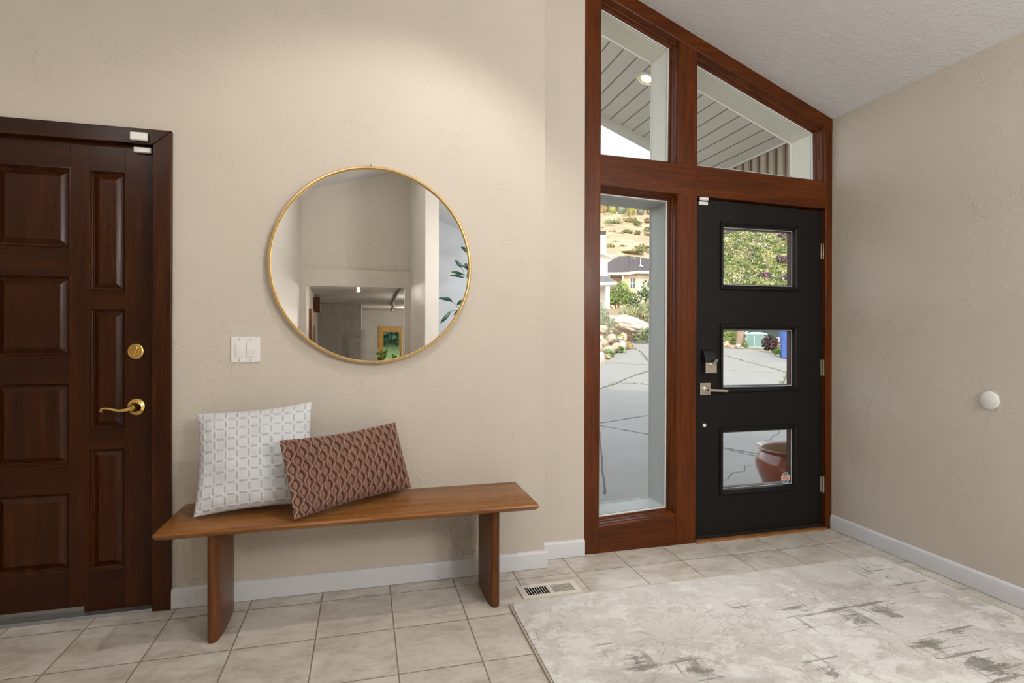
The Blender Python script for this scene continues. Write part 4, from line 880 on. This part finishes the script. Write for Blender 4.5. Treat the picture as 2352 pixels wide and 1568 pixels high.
m_ub=plain('pale_green_enamel',(.30,.42,.395),.5); ux,uy=at(1733,20.6); uz=zd(uy)+.0
ub=thing('utility_box',(ux,uy,uz),'pale green louvred utility box beyond the driveway','utility box')
FB=lambda mb: framed(mb,ux,uy,math.radians(38))
obj('cabinet',FB(MB().box(-.29,.42,0,.5,uz-.05,uz+.52)),m_ub,ub,bevel=.01)
obj('lid',FB(MB().add([(-.32,-.03,uz+.52),(.45,-.03,uz+.52),(.45,.53,uz+.52),(-.32,.53,uz+.52),(-.30,0,uz+.56),(.42,0,uz+.56),(.2,.3,uz+.61),(-.1,.3,uz+.61)],[(0,3,2,1),(0,1,5,4),(1,2,6,5),(2,3,7,6),(3,0,4,7),(4,5,6,7)])),m_ub,ub)
lvb=MB()
for k in range(13): 
    z=uz+.09+k*.032; lvb.add([(-.26,-.012,z),(-.02,-.012,z),(-.02,0,z+.022),(-.26,0,z+.022),(.02,-.012,z),(.38,-.012,z),(.38,0,z+.022),(.02,0,z+.022)],[(0,1,2,3),(4,5,6,7)])
obj('louvre_panel',FB(lvb),plain('louvre_green',(.17,.27,.25),.5),ub)
m_pb=foliage('purple_leaf',(.045,.022,.022),(.11,.058,.055),7)
x,y=at(1768,18.9); shrub('purple_bush',[(x,y,.98,.25,.22,.30),(x+.17,y,.92,.18,.2,.26),(x-.15,y,.95,.14,.15,.24)],420,.11,m_pb,'dark purple leafy bush between utility box and blue bin')
x,y=at(1784,17.6); shrub('grass_clump',[(x,y,.72,.13,.13,.07)],120,.14,foliage('lawn_green',(.12,.24,.04),(.24,.38,.09),8),'green grass clump at the foot of the blue bin',.7,'grass tuft')
bx_,by_=at(1813,16.9); bz_=zd(by_)+.0; m_bin=plain('blue_bin_plastic',(.055,.115,.36),.45)
bi=thing('recycling_bin',(bx_,by_,bz_),'tall blue wheeled bin at the edge of the driveway','bin')
FBn=lambda mb: framed(mb,bx_,by_,math.radians(36))
def frus(x0,x1,y0,y1,z0,X0_,X1_,Y0_,Y1_,z1): return MB().add([(x0,y0,z0),(x1,y0,z0),(x1,y1,z0),(x0,y1,z0),(X0_,Y0_,z1),(X1_,Y0_,z1),(X1_,Y1_,z1),(X0_,Y1_,z1)],[(0,3,2,1),(4,5,6,7),(0,1,5,4),(1,2,6,5),(2,3,7,6),(3,0,4,7)])
obj('body',FBn(frus(-.21,.25,-.24,.24,bz_+.01,-.27,.31,-.30,.30,bz_+.98)),m_bin,bi,bevel=.02)
obj('ribs',FBn(MB().box(-.20,-.17,-.31,-.24,bz_+.55,bz_+.93).box(.0,.04,-.31,-.25,bz_+.15,bz_+.7).box(.10,.22,-.30,-.25,bz_+.42,bz_+.50)),m_bin,bi,bevel=.006)
obj('lid',FBn(frus(-.32,.36,-.36,.34,bz_+.86,-.28,.32,-.30,.30,bz_+1.08)),m_bin,bi,bevel=.02)
tag(obj('sticker',FBn(MB().box(-.02,.07,-.292,-.284,bz_+.72,bz_+.79)),m_winw,bi),'small white label')
for u in (-.2,.24): obj('wheel',FBn(MB().lathe([(.0,u-.02),(.11,u-.02),(.11,u+.02),(.0,u+.02)],(0,.24,bz_+.115),'x',20)),m_blackpl,bi)
# parked car beyond the box
m_car=plain('silver_blue_car_paint',(.46,.50,.56),.25,.4); cx_,cy_=at(1735,28.5); cz_=zt(cx_,cy_)
ca=thing('parked_car',(cx_,cy_,cz_),'silver parked car glimpsed behind the utility box','car'); FC=lambda mb: framed(mb,cx_,cy_,math.radians(38))
zz=cz_-.12
pr=[(-2.1,.35),(-2.15,.62),(-1.5,.82),(-.9,.90),(-.25,1.36),(.95,1.40),(1.65,.98),(2.1,.92),(2.15,.40),(1.75,.30),(-1.75,.30)]
obj('body',FC(MB().prism([(u,-.85,zz+h) for u,h in pr],(0,1.7,0))),m_car,ca,bevel=.05,seg=3)
obj('side_window',FC(MB().prism([(-.72,-.865,zz+.93),(-.22,-.865,zz+1.29),(.92,-.865,zz+1.32),(1.42,-.865,zz+.99)],(0,.02,0))),m_wing,ca)
obj('windscreen',FC(MB().add([(-.93,-.7,zz+.93),(-.93,.7,zz+.93),(-.30,.6,zz+1.36),(-.30,-.6,zz+1.36)],[(0,1,2,3)])),m_wing,ca)
for u in (-1.35,1.35):
    for v in (-.86,.70): obj('wheel',FC(MB().lathe([(.0,v),(.31,v),(.31,v+.16),(.0,v+.16)],(u,0,zz+.31),'y',24)),m_blackpl,ca)
# ivy bank behind the verge, seen through the top lite
bk=MB(); vs=[]; NB,NH=40,30; random.seed(8)
def bpt(a,s_):
    D_=33+26*s_; q=D_/math.cos(math.radians(a)-YAW); x,y=q*math.sin(math.radians(a)),q*math.cos(math.radians(a)); return x,y,-.1+.53*(D_-33)+noise.noise(Vector((x*.35,y*.35,2)))*.5
for j in range(NH+1):
    for i in range(NB+1): vs.append(bpt(33+21*i/NB,j/NH))
bk.add(vs,[(j*(NB+1)+i,j*(NB+1)+i+1,(j+1)*(NB+1)+i+1,(j+1)*(NB+1)+i) for j in range(NH) for i in range(NB)])
struct('embankment',bk,earth('embankment_earth',(.36,.29,.17),(.52,.45,.30),.8),loc=(0,0,0),smooth=180)
def groundcover(sets,label,name):
    mb=MB(); idx=[]
    for k,(n,size,mat,seed) in enumerate(sets):
        rng=random.Random(seed)
        for _ in range(n):
            a,s_=rng.uniform(33.2,49),rng.uniform(.08,.9); x,y,z=bpt(a,s_)
            if noise.noise(Vector((x*.9+seed,y*.9,s_*8)))<-.25: continue
            p=Vector((x,y,z+rng.uniform(.02,.28))); t=Vector((rng.uniform(-1,1),rng.uniform(-1,1),rng.uniform(-.3,1))).normalized(); q=t.cross(Vector((rng.uniform(-1,1),rng.uniform(-1,1),rng.uniform(-1,1)))).normalized(); s2=size*rng.uniform(.6,1.4)
            w_=.3 if k<2 else .10
            mb.quad(p-t*s2*.5,p+q*s2*w_,p+t*s2*.5,p-q*s2*w_); idx.append(k)
    o=obj(name,mb,sets[0][2])
    for st_ in sets[1:]: o.data.materials.append(st_[2])
    o.data.polygons.foreach_set('material_index',idx); return tag(o,label,'groundcover',None,'stuff')
groundcover([(54000,.15,foliage('ivy_yellow_green',(.20,.25,.055),(.40,.43,.14),1.2),1),(50000,.15,foliage('ivy_mid_green',(.05,.09,.03),(.17,.23,.085),1.2),2),(12000,.42,foliage('dry_straw',(.44,.36,.25),(.60,.52,.40),1.2),3)],'green leaves and dry straw covering the steep bank','groundcover_foliage')
def bank_at(px_,py_):
    best=None
    for k in range(200):
        s_=k/199; D_=33+26*s_; kx=(px_-1176)/1280; x=(fw.x+rt.x*kx)*D_; y=(fw.y+rt.y*kx)*D_; a=math.degrees(math.atan2(x,y)); p=bpt(a,s_)
        e=abs(768-1280*(p[2]-1.24)/D_-py_)
        if best is None or e<best[0]: best=(e,p)
    return best[1]
for px_,py_,r,lab in ((1799,547,.62,'purple shrub highest on the leafy bank'),(1796,602,.55,'purple shrub halfway up the leafy bank'),(1756,640,.50,'purple shrub low on the leafy bank, left of the others'),(1812,645,.60,'purple-grey shrub at the bottom right of the leafy bank')):
    x,y,z=bank_at(px_,py_); shrub('bank_shrub',[(x,y,z+.2,r,r,r*.62)],420,.24,foliage('plum_leaf',(.10,.055,.065),(.24,.15,.16),2),lab,.4,'shrub','purple shrubs on the bank')

# glazed pot by the door
PX,PY_=3.235,3.60; pz0=zd(PY_)
def potmat():
    n=NT('oxblood_glaze'); p=n.obj(); a=n.noise(p,7,3); sp=n.noise(p,140,2); col=n.mix(n.ramp(sp,(.5,0),(.7,.5)),n.ramp(a,(.3,(.13,.020,.012)),(.7,(.27,.050,.018))),(.30,.12,.06)); n.set(Base_Color=col,Roughness=.22,Coat_Weight=.5,Coat_Roughness=.08); return n.m
pt=thing('glazed_pot',(PX,PY_,pz0),'large oxblood red glazed pot standing outside the black door','plant pot')
ht=.462
prof=[(.150,0),(.165,.01),(.20,.09),(.255,.20),(.292,.30),(.298,.345),(.288,.385),(.262,.418),(.258,.428),(.268,.440),(.290,.452),(.297,.460),(.292,.466),(.272,.463),(.250,.452)]
obj('body',MB().lathe([(r,pz0+h+.002) for r,h in prof],(PX,PY_,0),n=64,cap0=True),potmat(),pt,smooth=50)
tag(obj('inner_wall',MB().lathe([(.250,pz0+.454),(.246,pz0+.42),(.262,pz0+.36),(.25,pz0+.25),(.001,pz0+.24)],(PX,PY_,0),n=64),plain('tan_unglazed_inside',(.34,.26,.16),.6),pt,smooth=60),'tan inside of the pot')

# security sticker on the lowest lite
sx,sz=2.592,.332
st=thing('security_sticker',(sx,2.981,sz),'small octagonal security sticker in the corner of the lowest door lite','sticker')
def octa(r,y): return [(sx+r*math.cos(PI/8+i*PI/4)*.88,y,sz+r*math.sin(PI/8+i*PI/4)*1.05) for i in range(8)]
obj('backing',MB().prism(octa(.036,2.9805),(0,.001,0)),plain('sticker_blue_grey',(.16,.22,.28),.5),st)
obj('border',MB().rings([octa(.036,2.9800),octa(.033,2.9800)],True),plain('sticker_white_edge',(.75,.78,.8),.5),st)
obj('band',MB().box(sx-.0325,sx+.0325,2.9788,2.9796,sz-.013,sz+.015),plain('sticker_salmon_band',(.80,.42,.34),.5),st)
cu=bpy.data.curves.new('lettering','FONT'); cu.body='ring'; cu.size=.026; cu.align_x='CENTER'; cu.align_y='CENTER'; cu.extrude=.0002
_l=bpy.data.objects.new('tmp',cu); lt=bpy.data.objects.new('lettering',bpy.data.meshes.new_from_object(_l)); bpy.data.objects.remove(_l); C.objects.link(lt); lt.parent=st; lt.rotation_euler=(PI/2,0,0); lt.location=(0,-.0026,.002); lt.data.materials.clear(); lt.data.materials.append(plain('sticker_lettering',(.30,.12,.10),.6))

# ------------------------------------------------------------------ light
def lamp(name,typ,loc,power,col=(1,1,1),aim=None,**k):
    l=bpy.data.lights.new(name,typ); l.energy=power; l.color=col
    for a,v in k.items(): setattr(l,a,v)
    o=bpy.data.objects.new(name,l); C.objects.link(o); o.location=loc
    if aim is not None: o.rotation_euler=(Vector(aim)-Vector(loc)).to_track_quat('-Z','Y').to_euler()
    return o
WARM=(1,.90,.78)
lamp('track_or_fill_spot','SPOT',(.64,1.63,3.25),58,(1,.935,.85),(-.30,2.45,.3),spot_size=math.radians(103),spot_blend=.45,shadow_soft_size=.03)  # assumed ceiling spot, placed from the direction of the bench shadow
lamp('track_or_fill_spot','SPOT',(1.25,1.15,3.05),19,(1,.95,.88),(.75,2.83,2.5),spot_size=math.radians(84),spot_blend=.9,shadow_soft_size=.05)  # added spot, no fixture built; lightens the back wall's upper right
lamp('fill_lamp','POINT',(-1.9,.4,2.9),15,(1,.965,.92),shadow_soft_size=.16)  # added unseen fill on the left, in place of bounced flash
lamp('fill_lamp','POINT',(-.75,-.6,3.6),12,(1,.97,.93),shadow_soft_size=.14)  # added fill outside the mirror's view, lifts the rear wall
lamp('track_or_fill_spot','SPOT',(1.5,1.9,2.95),34,(1,.97,.93),(1.42,2.52,0),spot_size=math.radians(26),spot_blend=1,shadow_soft_size=.04)  # assumed track head, makes the soft bright patch on the tiles
lamp('track_or_fill_spot','SPOT',(.35,1.1,3.25),26,(1,.975,.94),(2.9,2.6,1.2),spot_size=math.radians(72),spot_blend=.9,shadow_soft_size=.06)  # added spot without a fixture, brightens the right wall
lamp('rear_fill_lamp','POINT',(-.55,-2.2,3.58),24,(1,.95,.90),shadow_soft_size=.08)  # added fill hidden above the mirror's view, brightens the rear wall
lamp('fill_lamp','POINT',(1.9,-.9,2.35),86,(1,.985,.96),shadow_soft_size=.16)  # added unseen fill, bounced-flash stand-in that lifts the ceiling
lamp('fill_lamp','POINT',(2.4,-.5,1.9),62,(1,.985,.96),shadow_soft_size=.16)  # added unseen fill near the right wall, brightens that side
lamp('hall_lamp','POINT',(-.105,-5.1,2.05),20,WARM,shadow_soft_size=.03)
lamp('hall_track_fill_lamp','POINT',(1.55,-8.0,1.7),46,WARM,shadow_soft_size=.04)  # unseen stand-in for the track heads, set off the track behind the jamb
lamp('hall_track_fill_lamp','POINT',(1.75,-13.5,1.7),56,WARM,shadow_soft_size=.04)  # second hidden stand-in, added away from the track to light the far hall
lamp('added_cool_fill','AREA',(2.85,-3.5,1.7),17,(.66,.82,1),(1.2,-4.2,1.7),size=1.1)  # added cool area light for assumed daylight, no window built; tints end wall bluish
sun=lamp('sun','SUN',(0,-20,30),2.25,(1,.93,.80),None,angle=math.radians(1.2))
sun.rotation_euler=Vector((.42,.80,-.62)).to_track_quat('-Z','Y').to_euler()
wd=bpy.data.worlds.new('sky'); scn.world=wd; wd.use_nodes=True; t=wd.node_tree; bg=t.nodes['Background']
sk=t.nodes.new('ShaderNodeTexSky'); sk.sky_type='NISHITA'; sk.sun_disc=False; sk.sun_elevation=math.radians(38); sk.sun_rotation=math.radians(208); sk.air_density=1.0; sk.dust_density=3.0
mxn=t.nodes.new('ShaderNodeMix'); mxn.data_type='RGBA'; mxn.inputs[0].default_value=.55; t.links.new(sk.outputs[0],mxn.inputs[6]); mxn.inputs[7].default_value=(6,6.1,6.3,1)
t.links.new(mxn.outputs[2],bg.inputs[0]); bg.inputs[1].default_value=.40

vs_=scn.view_settings; vs_.view_transform='Standard'; vs_.look='None'; vs_.exposure=.06; vs_.gamma=1; vs_.use_curve_mapping=False
scn.cycles.use_denoising=True
scn.cycles.max_bounces=7; scn.cycles.diffuse_bounces=4; scn.cycles.glossy_bounces=4; scn.cycles.transparent_max_bounces=12; scn.cycles.use_adaptive_sampling=True; scn.cycles.adaptive_threshold=.09; scn.cycles.adaptive_min_samples=12; scn.cycles.sample_clamp_indirect=8
